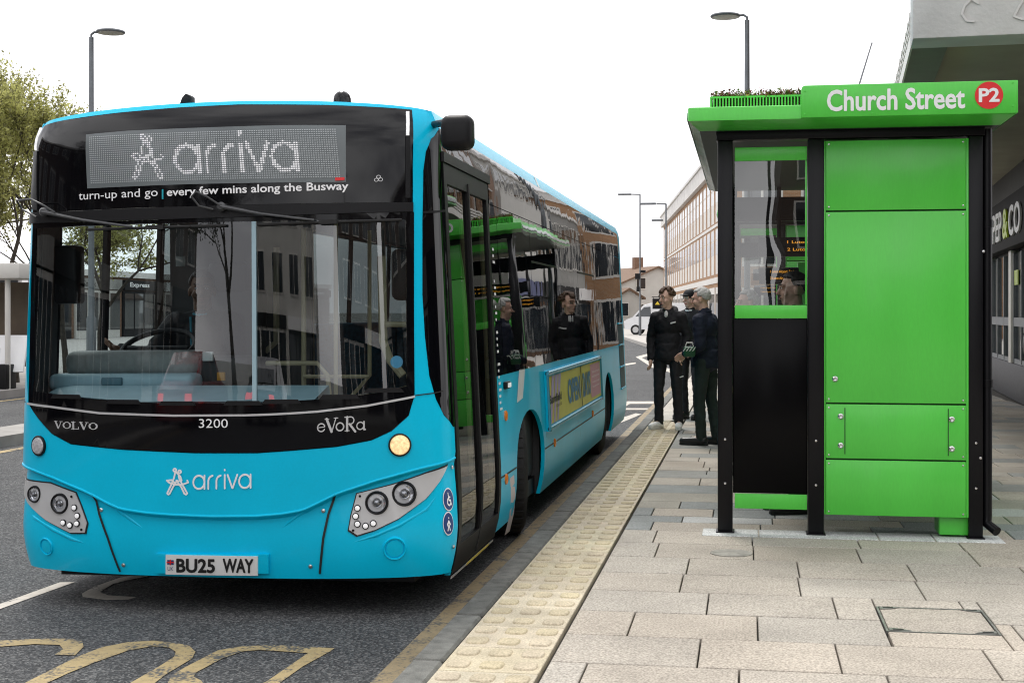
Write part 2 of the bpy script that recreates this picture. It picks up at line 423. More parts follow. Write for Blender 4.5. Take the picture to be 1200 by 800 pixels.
# ---- openings
black_zone = BL([(40, 147), (75, 141), (140, 132), (210, 126), (280, 122.5), (380, 123), (440, 125.5), (481, 128.5), (484, 250), (485.5, 400), (486, 462),
                 (479, 487), (459, 505), (435, 516), (395, 523.5), (337, 528.5), (300, 531), (230, 531), (144, 527), (83, 520.5), (60, 508), (44, 490), (33, 471), (31, 400), (33, 300), (36, 200)])
corner_win = BL([(514, 152), (505, 163), (499, 178), (496, 200), (495, 260), (495, 345), (498, 395), (503, 440), (511, 468), (520, 486), (531, 500)])
D0 = B(533, 500, 'r')[0]; D1 = B(581, 440, 'r')[0]; WB = B(585, 440, 'r')[1]; WT = B(570, 183.5, 'r')[1]; W1 = s_of_y(BLEN-.22)
DZ0 = B(540, 662, 'r')[1]; DZ1 = B(527, 207, 'r')[1]
D0 = max(D0, SC+.02)
corner_win += [(D0+.004, corner_win[-1][1]), (D0+.004, WT)]
def arch(s0, s1, zt, zb=.10, n=14):
    c = (s0+s1)/2; r = (s1-s0)/2; return [(s0, zb)] + [(c-r*math.cos(math.pi*i/n), zt-(zt-.55)*(1-math.sin(math.pi*i/n))) for i in range(n+1)] + [(s1, zb)]
A0 = B(601, 600, 'r')[0]; A1 = B(637, 556, 'r')[0]; AZ = B(615, 482, 'r')[1]
r0 = B(705.5, 512, 'r')[0]; r1 = B(715.5, 500, 'r')[0]; RZ = B(710, 437, 'r')[1]
if r1-r0 < 1.0: r1 = r0+1.1
ZB = .205
def side_outline(sg):
    lo = [(sg*a, b) for a, b in arch(A0, A1, AZ, ZB)]; hi = [(sg*a, b) for a, b in arch(r0, r1, RZ, ZB)]
    return lo + hi
right = [(D0, ZB), (D0, DZ0-.03), (D1, DZ0-.03), (D1, ZB)] if False else []
top_s = [SMAX*(1-2*i/240) for i in range(241)]
outline = [(-SMAX, ZB)] + side_outline(-1)[::-1] + side_outline(1) + [(SMAX, ZB)] + [(s, ztop(s)) for s in top_s]
side_band = [(D1, WB), (W1, WB), (W1, WT), (D0-.02, WT)] + [corner_win[i] for i in range(len(corner_win)-2)] + [(D0-.02, corner_win[-3][1]), (D0-.02, DZ0), (D1, DZ0)]
LW0, LW1, LZ0, LZ1 = -s_of_y(.62), -s_of_y(BLEN-.25), 1.22, 2.42
left_band = [(LW0, LZ0), (LW0, LZ1), (LW1, LZ1), (LW1, LZ0)]
cl = []
for s in [(-SC+.02)+(2*SC-.04)*i/70 for i in range(71)]:
    cl.append((s, crease_z(s)))
cl2 = [(s, z-.024) for s, z in cl]; cl3 = [(s, z-.055) for s, z in cl]
V, F = tri2d([outline, black_zone, side_band, left_band], .07, [cl, cl2, cl3], rs=.07)
body = sheet(MB(), V, F, skin, .03).build('body', M['cyan'], BUS, angle=28)
# roof cap, tail, floor pan
mb = MB(); rings = 7; ts = [-SMAX + 2*SMAX*i/200 for i in range(201)]; vs = []; fs = []
for k in range(rings+1):
    q = k/rings
    for s in ts:
        p = S3(s, ztop(s)); c = Vector((0, min(max(p.y, 1.2), BLEN-1.2), p.z)); g = p.lerp(c, q); g.z = p.z + .07*(1-(1-q)**2)*1.0; vs.append(g)
n = len(ts)
for k in range(rings):
    for i in range(n-1): fs.append((k*n+i, k*n+i+1, (k+1)*n+i+1, (k+1)*n+i))
mb.add(vs, fs); mb.build('roof', M['cyan'], BUS, angle=50)
mb = MB(); zs = [ZB+(2.74-ZB)*i/12 for i in range(13)]
vs = [S3(sg*SMAX, z) for z in zs for sg in (-1, 1)]; mb.add(vs, [(2*i, 2*i+1, 2*i+3, 2*i+2) for i in range(12)]); mb.build('tail_panel', M['cyan'], BUS)
mb = MB(); mb.span((-1.2, .40, .215), (1.2, BLEN-.1, .34)); mb.span((-1.05, .32, .15), (1.05, 2.2, .215)); mb.build('floor_pan', M['black_plastic'], BUS)  # front slab set low to deepen the shade under the bus

# ---- black front: header with the destination display, wiper ledge, windscreen, lower panel
def zone(u0, u1, vt, vb, n=16):  # band across the front between two picture curves
    return [(u0+(u1-u0)*i/n, vt(u0+(u1-u0)*i/n)) for i in range(n+1)] + [(u1+(u0-u1)*i/n, vb(u1+(u0-u1)*i/n)) for i in range(n+1)]
ip = lambda xs, ys: (lambda u: float(np.interp(u, xs, ys)))
topc = ip([38, 75, 140, 210, 280, 380, 440, 483], [148, 141.3, 132.3, 126.3, 122.8, 123.3, 125.8, 128.8])
l1 = ip([33, 160, 280, 400, 485], [250, 243.5, 240, 237.5, 237]); l2 = ip([33, 160, 280, 400, 485], [262, 258, 254.5, 250, 248])
l3 = ip([31, 115, 200, 300, 366, 430, 487], [471, 482.5, 485.5, 485, 481.5, 474, 463]); l4 = lambda u: l3(u)+2.4
hd = BL(zone(38.5, 482.5, topc, l1))
header = patch('header_panel', [hd], M['black_gloss'], BUS, .003, .02, .07)
patch('wiper_ledge', [BL(zone(35, 484, lambda u: l1(u)+.4, l2))], M['black_plastic'], BUS, .012, .03, .07)
glz = BL([(43, 268), (120, 264), (220, 261), (298, 259.5), (400, 257.5), (476, 257.5), (477, 452), (440, 460.5), (392, 466.5), (300, 472), (220, 472.5), (150, 470.5), (95, 465.5), (42, 458.5), (42, 360)])
sur = BL(zone(34, 485, lambda u: l2(u)+.4, lambda u: l3(u)-.4))
patch('windscreen_surround', [sur, glz], M['black_gloss'], BUS, .004, .03, .07)
div_l = [(295.5, 250), (300.5, 250), (300.5, 480), (295.5, 480)]
c0, c1 = B(295.6, 370)[0], B(300.6, 370)[0]
gl_l = [(s, z) for s, z in glz if s < c0]; gl_r = [(s, z) for s, z in glz if s > c1]
zt_, zb_ = max(z for s, z in glz if abs(s-c0) < .7), B(298, 472)[1]; zt_ = B(298, 259.5)[1]
gl_l = BL([(43, 268), (120, 264), (220, 261)]) + [(c0, zt_), (c0, zb_)] + BL([(220, 472.5), (150, 470.5), (95, 465.5), (42, 458.5), (42, 360)])
gl_r = [(c1, zb_), (c1, zt_)] + BL([(400, 257.5), (476, 257.5), (477, 452), (440, 460.5), (392, 466.5)])
for q in (gl_l, gl_r): patch('windscreen', [q], M['windscreen'], BUS, .001, 0, .09)
M['divider'] = mat('windscreen_divider', (0.32, 0.46, 0.52), .35)
patch('windscreen_divider', [[(c0, zb_), (c1, zb_), (c1, zt_), (c0, zt_)]], M['divider'], BUS, .006, .02, .1)
patch('silver_trim', [BL(zone(33.5, 486, l3, l4))], M['silver'], BUS, .010, .02, .07)
lowp = BL([(35, 474.5)] + [(u, l4(u)+.5) for u in (60, 115, 200, 300, 366, 430)] + [(485, 466), (478.5, 486.5), (459, 504), (435, 515), (395, 522.5), (337, 527.5), (300, 530), (230, 530), (144, 526), (83, 519.5), (61, 507.5), (45, 489.5)])
lower = patch('lower_black_panel', [lowp], M['black_gloss'], BUS, .003, .02, .05)
# demister notches along the bottom of the screen
for u in (78, 145, 208, 285, 330, 398, 450):
    s, z = B(u, l3(u)-13); patch('scuttle_clip', [[(s-.11, z-.012), (s+.11, z-.012), (s+.09, z+.012), (s-.09, z+.012)]], M['black_plastic'], BUS, .010, .01, .1)
# destination display
scr = BL([(101.5, 158), (150, 153.5), (260, 149), (330, 147), (405.5, 147), (405.5, 213.5), (330, 214), (220, 216), (103, 221)])
disp = patch('destination_display', [scr], M['led_board'], BUS, .006, .006, .08)
df = frame_map((103, 221), (405.5, 213.5), (101.5, 158), .009, 1.0, 1.0)
o_, a_, b_ = Vector(B(103, 221)), Vector(B(405.5, 213.5)), Vector(B(101.5, 158)); DWm = (a_-o_).length; DHm = (b_-o_).length
NX, NY = 118, 26
fx = lambda u: (B(u, 190)[0]-o_.x)/(a_.x-o_.x)
fy = lambda u, v: (float(np.interp(u, [103, 405], [221, 213.5]))-v)/float(np.interp(u, [103, 405], [63, 66.5]))
wv = [[(fx(209)+p[0]*(fx(351)-fx(209))/5.06, fy(280, 202)+p[1]*(fy(280, 170)-fy(280, 202))) for p in st] for st in word_arriva()]
em = [[(fx(159)+p[0]*(fx(193)-fx(159)), fy(176, 210)+(p[1]+.05)*(fy(176, 160)-fy(176, 210))/1.22) for p in st] for st in emblem()]
asp = DWm/DHm
def sc_loops(sts, w): return [[(x/asp, y) for x, y in lp] for lp in stroke_loops([[(x*asp, y) for x, y in st] for st in sts], w)]
lit = sc_loops(wv, .076) + sc_loops(em, .040)
gx, gy = np.meshgrid((np.arange(NX)+.5)/NX, (np.arange(NY)+.5)/NY); gx = gx.ravel(); gy = gy.ravel()
on = np.zeros(gx.shape, bool)
for lp in lit: on |= inside(gx, gy, [lp])
for nm, sel, m_, r_ in (('unlit_leds', ~on, M['led_off'], .30), ('lit_leds', on, M['led_on'], .38)):
    mb = MB()
    for x, y in zip(gx[sel].tolist(), gy[sel].tolist()):
        if not (.02 < x < .985 and .07 < y < .96): continue
        hx, hy = r_/NX, r_*.8/NY
        mb.add([df(x-hx, y-hy), df(x+hx, y-hy), df(x+hx, y+hy), df(x-hx, y+hy)], [(0, 1, 2, 3)])
    mb.build(nm, m_, disp, smooth=False)
mk = BL([(393, 208.5), (404, 208), (404, 211.5), (393, 212)]); patch('display_badge', [mk], M['red'], disp, .011, 0, .1)
# slogan under the display
def write(txt, bl, br, tl, m, parent, off=.006, bold=0.0, thick=0.0, name='lettering', shear=0.0):
    V, F = text2d(txt, bold, shear); V = fit(V, 1.0, 1.0); return on_bus(name, V, F, frame_map(bl, br, tl, off, 1.0, 1.0), m, parent, thick)
write('turn-up and go', (93, 237.5), (185.5, 233), (93, 225), M['white'], header, name='slogan')
write('every few mins along the Busway', (196, 233), (408.5, 225.5), (196, 220.5), M['white'], header, bold=.016, name='slogan')
patch('slogan_divider', [BL([(190.2, 222), (192, 222), (192, 233.5), (190.2, 233.5)])], M['teal_ink'], header, .006, 0, .1)
# corner marker lamps and the dark grooves below them
for us, v0, v1, vb in (((40, 43.5), 149, 176, 246), ((475.5, 479), 131, 159, 232)):
    lp = patch('marker_lamp', [BL([(us[0], v0), (us[1], v0), (us[1], v1), (us[0], v1)])], M['lamp_white'], header, .016, .014, .1)
    patch('groove', [BL([(us[0]-.5, v1+1), (us[1]+1.5, v1+1), (us[1]+1.5, vb), (us[0]-.5, vb)])], M['black_plastic'], header, .010, .008, .1)
# small badge of three rings right of the display
st = [arc(0, .3, .28, 0, 360, 10), arc(.6, .3, .28, 0, 360, 10), arc(.3, .8, .28, 0, 360, 10)]
V, F = tri2d(stroke_loops(st, .09), union=True); on_bus('ring_badge', V, F, frame_map((441, 213), (448.5, 212.5), (441, 205.5), .006, .9, 1.1), M['silver'], header)

# ---- writing on the lower front
def strokes_on(name, sts, w, bl, br, tl, W, H, m, parent, off=.006):
    V, F = tri2d(stroke_loops(sts, w), union=True); return on_bus(name, V, F, frame_map(bl, br, tl, off, W, H), m, parent)
def serif_word(word, gap=.16):
    """slab-serif capitals from strokes; returns strokes and width"""
    out = []; x = 0.0; T, t, sf = .22, .09, .08
    for ch in word:
        if ch in 'oO0':
            w = .95; out += [(arc(x+w/2, .5, w/2-.09, 0, 360, 24, .43), .10), (arc(x+w/2, .5, w/2-.07, 140, 220, 10, .40), T*.9), (arc(x+w/2, .5, w/2-.07, -40, 40, 10, .40), T*.9)]
        elif ch in 'vV':
            w = 1.0; out += [([(x+.16, .97), (x+.50, .06)], T), ([(x+.84, .97), (x+.54, .06)], t), ([(x, .97), (x+.36, .97)], sf), ([(x+.68, .97), (x+1.0, .97)], sf)]
        elif ch == 'L':
            w = .85; out += [([(x+.22, .03), (x+.22, .97)], T), ([(x, .97), (x+.44, .97)], sf), ([(x, .04), (x+.84, .04)], sf), ([(x+.81, .04), (x+.81, .30)], sf)]
        x += w+gap
    return out, x-gap
sts, Wd = serif_word('VOLVO', .06); strokes_on('maker_lettering', sts, .1, (64.5, 501.5), (115, 503.5), (64.5, 493), Wd, 1.0, M['silver'], lower)
write('3200', (233.5, 501), (267.5, 501), (233.5, 490.5), M['white'], lower, name='fleet_number')
ev = []
ev += [(arc(.36, .36, .30, 20, 330, 20), .10), ([(.08, .36), (.64, .40)], .07)]                                       # e
ev += [([(.80, 1.0), (1.20, .0)], .20), ([(1.56, 1.05), (1.22, .0)], .08), ([(.66, .98), (.98, .98)], .06), ([(1.40, 1.03), (1.72, 1.03)], .06)]  # V
ev += [(arc(1.88, .34, .30, 0, 360, 20), .11)]                                                                        # o
ev += [([(2.46, 0), (2.46, 1.05)], .18), ([(2.28, 1.05), (2.74, 1.05)] + arc(2.74, .78, .27, 90, -90, 10) + [(2.46, .51)], .09), ([(2.66, .50), (3.12, -.10)], .17), ([(2.28, .0), (2.64, .0)], .06)]  # R
ev += [(arc(3.52, .32, .28, 0, 360, 20), .09), ([(3.82, .62), (3.82, .02), (3.92, .02)], .13)]                        # a
strokes_on('model_lettering', ev, .1, (371.5, 506.5), (428.5, 503), (371.5, 492.5), 3.95, .92, M['silver'], lower)
wa = word_arriva(); strokes_on('brand_lettering', wa, .15, (227, 572.5), (294, 571), (227, 557), 5.06, 1.0, M['white'], body)
strokes_on('brand_emblem', emblem(), .085, (196.5, 577.5), (220, 577.5), (196.5, 549.5), 1.0, 1.16, M['white'], body)

# ---- lower centre panel joints, plate, screws
def seam(name, px, w, m, off=.002, parent=body):
    pts = BL(px); return patch(name, stroke_loops([densify(pts, .04, False)], w), m, parent, off+.004, 0, None, union=True)
seam('panel_gap', [(108.5, 580), (117, 602), (127, 630), (141, 668.5)], .013, M['black_ink'])
seam('panel_gap', [(392.5, 580), (385, 602), (379, 630), (375, 671)], .013, M['black_ink'])
seam('panel_gap', [(487, 463), (507, 460.5), (518, 458)], .006, M['black_ink'])
seam('panel_gap', [(31, 471), (26.5, 469)], .006, M['black_ink'])
def disc(mb, u, v, prof, n=24, mi=0, side=None):
    s, z = B(u, v, side); mb.lathe(prof, S3(s, z), SN(s, z), n, mi)
for u, v in ((119, 597), (145, 661.5), (379, 598), (364, 663), (529.5, 547), (531, 640)):
    mb = MB(); disc(mb, u, v, [(.011, -.004), (.011, .006), (.006, .009), (.0, .009)], 12); mb.build('bumper_screw', M['screw'], body)
backing = patch('plate_backing', [BL([(184, 648), (316, 648.5), (316, 671), (184, 670.5)])], M['cyan'], BUS, .022, .03, .05)
plate = patch('number_plate', [BL([(197, 648.5), (304, 650.5), (304, 673), (197, 671.5)])], M['plate'], BUS, .030, .008, .06)
def plate_text(t, u0, u1): 
    V, F = text2d(t, .034); V = fit(V, 1, 1)
    on_bus('registration', V, F, frame_map((u0, 669.3), (u1, 670), (u0, 652.7), .0325, 1, 1), M['black_ink'], plate)
plate_text('BU25', 209.5, 254.5); plate_text('WAY', 263.5, 299)
patch('flag_mark', [BL([(199, 654.5), (206.5, 654.7), (206.5, 660), (199, 659.8)])], M['navy'], plate, .0325, 0, .1)
patch('flag_cross', stroke_loops([BL([(199, 657.2), (206.5, 657.4)]), BL([(202.7, 654.6), (202.7, 659.9)])], .007), M['red'], plate, .0335, 0, None, union=True)
write('UK', (199.5, 667), (206, 667), (199.5, 662.5), M['navy'], plate, off=.0325, name='country_mark')

# ---- lamps
def cluster(outline, lights, leds, screws):
    pts = BL(outline); cx = sum(p[0] for p in pts)/len(pts); cz = sum(p[1] for p in pts)/len(pts)
    big = [(cx+(s-cx)*1.03, cz+(z-cz)*1.055) for s, z in pts]
    hl = patch('headlight', [pts], M['silver'], BUS, .008, .008, .05)
    patch('housing_rim', [big], M['black_ink'], hl, .004, .004, .05)
    for u, v, r in lights:
        s, z = B(u, v); o = S3(s, z, .008); nn = (SN(s, z)*.55 + Vector((0, -1, 0))*.45).normalized()
        mb = MB(); mb.lathe([(r*1.30, -.008), (r*1.30, .006), (r*1.16, .016), (r*1.02, .010), (r*1.0, -.004)], o, nn, 28, 0, False); mb.build('lamp_ring', M['black_plastic'], hl)
        mb = MB(); mb.lathe([(r*1.0, .006), (r*.90, -.002), (r*.62, -.006), (r*.58, .004), (r*.44, .012), (r*.40, -.004)], o, nn, 28, 0, False)
        mb.build('lamp_bowl', M['chrome'], hl)
        mb = MB(); mb.lathe([(r*.40, .002), (r*.36, .012), (r*.22, .020), (.0, .023)], o, nn, 20, 0, False); mb.build('projector', mat_proj, hl)
        mb = MB(); mb.lathe([(r*1.04, .008), (r*.8, .020), (r*.4, .028), (.0, .030)], o, nn, 24, 0, False); mb.build('lens', M['lens'], hl)
    for u, v in leds:
        mb = MB(); disc(mb, u, v, [(.0190, .006), (.0185, .015), (.013, .0145)], 14); mb.build('led_rim', M['black_plastic'], hl)
        mb = MB(); disc(mb, u, v, [(.0145, .010), (.013, .019), (.006, .022), (.0, .022)], 14); mb.build('running_light', M['lamp_white'], hl)
    for u, v in screws: mb = MB(); disc(mb, u, v, [(.007, .006), (.007, .012), (.0, .012)], 10); mb.build('screw', M['black_plastic'], hl)
    return hl
mat_proj = mat('projector_glass', (0.25, 0.26, 0.28), 0.08, metal=.7, coat=1)
cluster([(22.5, 554), (60, 566), (89, 577), (96, 594), (102.5, 612), (100, 623.5), (83, 623.5), (55, 609), (34, 589), (26, 572)], [(42.5, 578.5, .038), (71.5, 589.5, .045)],
        [(88.5, 594.5), (92, 604), (91.5, 613), (83.4, 615), (75.6, 612)], [(85, 581.5), (96.5, 620)])
cluster([(418.5, 578), (460, 567.5), (500, 554), (523.5, 545.5), (515, 563), (499, 583.5), (467, 607), (440, 620), (419, 626.5), (409, 620), (412, 603)], [(441.6, 588.5, .049), (473.5, 578, .052)],
        [(419, 595), (417, 604.5), (419, 613.5), (428.5, 615.8), (437.5, 612.8)], [(422, 581), (414, 621)])
for u, v, r, lit_ in ((46, 522, .050, False), (468.5, 521, .054, True)):
    s, z = B(u, v); mb = MB(); disc(mb, u, v, [(r*1.16, -.01), (r*1.16, .010), (r*1.06, .014), (r*1.0, .008)], 28); il = mb.build('indicator', M['black_plastic'], BUS)
    mb = MB(); disc(mb, u, v, [(r*1.02, .006), (r*.9, .016), (r*.5, .021), (.0, .022)], 28); mb.build('lens', M['lamp_amber_lit'] if lit_ else M['reflector'], il)
for u, v, r in ((54.5, 640, .045), (462.5, 642.5, .056)):
    mb = MB(); disc(mb, u, v, [(r*1.14, -.012), (r*1.14, .002), (r*1.08, .007), (r*.98, .006), (r*.93, -.003), (r*.86, -.002), (r*.82, .003), (0.0, .005)], 32)
    mb.build('fog_lamp_cover', M['cyan'], BUS)
# swage under each headlight
for px in ([(24, 588), (40, 606), (62, 620), (84, 631), (102, 637)], [(518, 572), (500, 596), (468, 615), (440, 627), (408, 637)]):
    mb = MB(); pts = [BP(u, v, -.004) for u, v in px]; mb.tube(pts, [.004, .010, .012, .011, .003], 10); mb.build('bumper_swage', M['cyan'], body)
for px in ([(128, 588), (141, 600), (158, 612), (172, 622)], [(372, 590), (352, 602), (338, 612), (327, 621)]):
    mb = MB(); pts = [BP(u, v, -.005) for u, v in px]; mb.tube(pts, [.006, .011, .009, .003], 10); mb.build('bumper_swage', M['cyan'], body)
mb = MB(); mb.tube([S3(s, z, -.001) for s, z in cl], .0075, 8); mb.build('bumper_bead', M['cyan'], body)
# access stickers by the door
for (v0, v1), kind in (((571, 598.5), 'chair'), ((599, 627), 'walk')):
    um = 525.3; oc = B(um, (v0+v1)/2); hw = abs(B(531.3, (v0+v1)/2)[0]-B(519.3, (v0+v1)/2)[0])/2; hh = abs(B(um, v0)[1]-B(um, v1)[1])/2
    ring = [(oc[0]+hw*math.cos(t*math.pi/14), oc[1]+hh*math.sin(t*math.pi/14)) for t in range(28)]
    st_ = patch('access_sticker', [ring], M['white'], BUS, .003, 0, .04)
    patch('blue_disc', [[(oc[0]+(a-oc[0])*.9, oc[1]+(b-oc[1])*.9) for a, b in ring]], M['navy'], st_, .0045, 0, .04)
    if kind == 'chair': sg = [arc(.0, -.25, .42, 100, 370, 14), [(-.12, .55), (-.05, -.1), (.35, -.1), (.55, -.6)], [(-.1, .25), (.3, .25)], [(-.14, .72), (-.13, .72)]]
    else: sg = [[(0, .30), (0, -.1), (.25, -.75)], [(0, -.1), (-.3, -.75)], [(-.05, .25), (-.35, -.05), (-.3, -.2)], [(.05, .25), (.35, -.1)], [(.03, .62), (.04, .62)]]
    lp = [[(oc[0]+x*hw*.75, oc[1]+y*hh*.75) for x, y in l_] for l_ in stroke_loops(sg, .2)]
    patch('pictogram', lp, M['white'], st_, .006, 0, None, union=True)

# ---- wipers
M['wiper_grey'] = mat('wiper_grey', (.055, .057, .06), .35, var=.2, vscale=20)
def wiper(pivot, elbow, tip, b0, b1, hose):
    mb = MB(); mb.lathe([(.022, -.02), (.026, .02), (.015, .035), (0, .036)], BP(*pivot, .02), Vector((0, -1, 0)), 14); w = mb.build('wiper', M['wiper_grey'], BUS)
    p, e, t = BP(*pivot, .045), BP(*elbow, .06), BP(*tip, .05)
    MB().tube([p, p.lerp(e, .5), e, t], [.013, .010, .008, .007], 8).build('wiper_arm', M['wiper_grey'], w)
    n_ = 8; bl_ = [BP(b0[0]+(b1[0]-b0[0])*i/n_, b0[1]+(b1[1]-b0[1])*i/n_, .022) for i in range(n_+1)]
    m2 = MB(); m2.tube(bl_, .008, 6); m2.tube([q+Vector((0, -.014, 0)) for q in bl_[2:-2]], .006, 6)
    c = bl_[n_//2]; m2.box(c+Vector((0, -.02, 0)), (.10, .03, .022)); m2.build('wiper_blade', M['rubber'], w)
    MB().tube([BP(u, v, o) for u, v, o in hose], .006, 8).build('washer_hose', M['wiper_grey'], w)
wiper((56, 249), (105, 259), (160, 266.5), (106, 269.5), (266, 264.5), [(48, 255, .03), (36, 246, .06), (40, 237, .10), (55, 236, .11), (66, 243, .09), (72, 250, .05)])
wiper((262, 243), (310, 252), (370, 259), (303, 263.5), (470, 258), [(252, 246, .03), (239, 243, .07), (233, 233, .10), (240, 228, .12), (250, 233, .10), (262, 242, .05)])

# ---- glazing of the right side: corner window, door, window band
bz = corner_win[-3][1]
patch('corner_window', [[(p[0]-.0, p[1]) for p in corner_win]], M['side_glass'], BUS, .002, .02, .05)
seam('corner_window_joint', [(496, 249), (520, 247)], .012, M['black_plastic'], .006, BUS)
# door: frame, two leaves of glass
dw = D1-D0
door = patch('door', [[(D0, DZ0), (D1, DZ0), (D1, DZ1+.06), (D0, DZ1+.06)]] + [[(D0+.07, DZ0+.16), (D0+dw*.5-.035, DZ0+.16), (D0+dw*.5-.035, DZ1-.05), (D0+.07, DZ1-.05)], [(D0+dw*.5+.035, DZ0+.16), (D1-.07, DZ0+.16), (D1-.07, DZ1-.05), (D0+dw*.5+.035, DZ1-.05)]], M['black_plastic'], BUS, .006, .05, .12)
for a, b in ((D0+.07, D0+dw*.5-.035), (D0+dw*.5+.035, D1-.07)):
    patch('door_glass', [[(a, DZ0+.16), (b, DZ0+.16), (b, DZ1-.05), (a, DZ1-.05)]], M['door_glass'], door, -.008, 0, .12)
    MB().tube([S3(b-.03, DZ0+.2, -.03), S3(b-.03, DZ1-.1, -.03)], .014, 8).build('grab_rail', M['pole'], door)
patch('door_seal', [[(D0+dw*.5-.014, DZ0+.02), (D0+dw*.5+.014, DZ0+.02), (D0+dw*.5+.014, DZ1), (D0+dw*.5-.014, DZ1)]], M['rubber'], door, .013, .008, .2)
patch('step_edge', [[(D0+.03, DZ0-.03), (D1-.02, DZ0-.03), (D1-.02, DZ0-.016), (D0+.03, DZ0-.016)]], M['silver'], BUS, .008, .006, .2)
patch('step_marker', [[(D0+.45, DZ0-.031), (D1-.18, DZ0-.031), (D1-.18, DZ0-.015), (D0+.45, DZ0-.015)]], mat('step_yellow', (.72, .55, .10), .5, var=.2, vscale=30), BUS, .010, .004, .2)
patch('door_sill', [[(D0, ZB), (D1, ZB), (D1, DZ0), (D0, DZ0)]], M['black_plastic'], BUS, .003, .02, .2)
patch('door_header', [[(D0-.02, DZ1+.065), (D1+.05, DZ1+.065), (D1+.05, DZ1+.12), (D0-.02, DZ1+.12)]], M['black_plastic'], BUS, .016, .02, .2)
tx = MB()  # column of white writing on the pane behind the door
for i in range(26):
    if i in (3, 4, 8, 12, 17): continue
    w = .04+.06*rnd.random(); z = WT-.62-.042*i
    tx.add([S3(D1+.06, z, .006), S3(D1+.06+w, z, .006), S3(D1+.06+w, z+.017, .006), S3(D1+.06, z+.017, .006)], [(0, 1, 2, 3)])
bands = [D1, D1+.30, D1+1.75, D1+3.25, D1+4.8, D1+6.3, W1]
for i, (a, b) in enumerate(zip(bands, bands[1:])):
    w_ = patch('side_window', [[(a+.006, WB), (b-.006, WB), (b-.006, WT-.32), (a+.006, WT-.32)]], M['side_glass'], BUS, .002, .02, .16)
    if i == 0: tx.build('notice_lettering', M['white'], w_, smooth=False)
    if i in (2, 4): patch('hopper_line', [[(a+.02, WT-.64), (b-.02, WT-.64), (b-.02, WT-.625), (a+.02, WT-.625)]], M['black_plastic'], w_, .006, .004, .3)
patch('cantrail_panel', [[(D0-.02, WT-.312), (W1, WT-.312), (W1, WT), (D0-.02, WT)]] if False else [[(D1+.055, WT-.314), (W1, WT-.314), (W1, WT), (D0-.02, WT), (D0-.02, DZ1+.125), (D1+.055, DZ1+.125)]], M['side_glass'], BUS, .002, .02, .16)
# cove stripe and door-side stripes
pk = mat('pale_pink_vinyl', (.72, .62, .62), .4)
pw = mat('white_vinyl_stripe', (.78, .80, .80), .4)
y = D1+2.42
patch('cove_stripe', [[(y, WT+.005), (y+.10, WT+.005), (y+.08, ztop(y)-.01), (y-.02, ztop(y)-.01)]], pw, body, .002, 0, .2)
a = B(611, 436, 'r'); b = B(605, 472, 'r')
patch('door_stripe', [BL([(608, 433), (615, 431), (612.5, 466), (605.5, 472)], 'r')], pw, body, .002, 0, .2)
patch('door_stripe', [BL([(597.5, 560), (602, 556), (597, 622), (591, 627)], 'r')], pk, body, .002, 0, .2)
# skirt joint lines, lock, markers
for z0, a_, b_ in ((B(600, 552, 'r')[1], D1+.02, A0-.02), (B(660, 512, 'r')[1], A1+.03, r0-.02)):
    patch('skirt_joint', [[(a_, z0), (b_, z0), (b_, z0+.012), (a_, z0+.012)]], M['black_ink'], body, .002, 0, .3)
for s_ in (A1+.12, (A1+r0)/2, r0-.35): patch('skirt_joint', [[(s_, ZB+.01), (s_+.006, ZB+.01), (s_+.006, WB-.04), (s_, WB-.04)]], M['black_ink'], body, .0015, 0, .3)
for u, v in ((592, 487), (592.5, 561), (649.5, 518.5), (694, 484.5)):
    s, z = B(u, v, 'r'); mb = MB(); mb.lathe([(.036, -.004), (.036, .010), (.024, .016), (0, .017)], S3(s, z), SN(s, z), 18); mb.build('side_marker', M['amber'], BUS)
s, z = B(592, 451, 'r'); mb = MB(); mb.box(S3(s, z, .012), (.024, .16, .05)); rp = mb.build('side_repeater', M['black_plastic'], BUS, bevel=.006)
mb = MB(); mb.box(S3(s+.02, z, .027), (.008, .10, .03)); mb.build('repeater_lens', M['lamp_white'], rp)
# advertisement frame
aq = BL([(639, 436), (700.5, 415), (700.5, 468), (640.5, 507.5)], 'r'); a0 = min(aq[0][0], aq[3][0]); a1 = aq[1][0]; az0 = (aq[3][1]+aq[2][1])/2; az1 = (aq[0][1]+aq[1][1])/2
ad = patch('advert_panel', [[(a0, az0), (a1, az0), (a1, az1), (a0, az1)]], M['cyan'], BUS, .020, .02, .3)
f = .05; yl = mat('advert_yellow', (.62, .58, .10), .4, var=.06); pkk = mat('advert_pink', (.62, .30, .38), .4, var=.05); adb = mat('advert_blue', (.05, .20, .36), .4); lil = mat('advert_lilac', (.45, .35, .62), .4)
aw = a1-a0; sx = lambda t: a0+f+(aw-2*f)*t; sz = lambda t: az0+f+(az1-az0-2*f)*t
sh_ = patch('advert_sheet', [[(sx(0), sz(0)), (sx(1), sz(0)), (sx(1), sz(1)), (sx(0), sz(1))]], yl, ad, .0225, 0, .3)
patch('pink_block', [[(sx(.76), sz(.08)), (sx(.985), sz(.08)), (sx(.985), sz(.96)), (sx(.76), sz(.96))]], pkk, sh_, .0245, 0, .3)
for t0 in (.03, .08, .13): patch('ray_mark', [[(sx(t0-.02), sz(.0)), (sx(t0), sz(.0)), (sx(t0+.07), sz(1)), (sx(t0+.03), sz(1))]], lil, sh_, .024, 0, .3)
def ad_text(t, x0, x1, y0, y1, m, bold):
    V, F = text2d(t, bold); V = fit(V, 1, 1); on_bus('advert_lettering', V, F, lambda x, y, h=0: S3(sx(x0+(x1-x0)*x), sz(y0+(y1-y0)*y), .027), m, sh_)
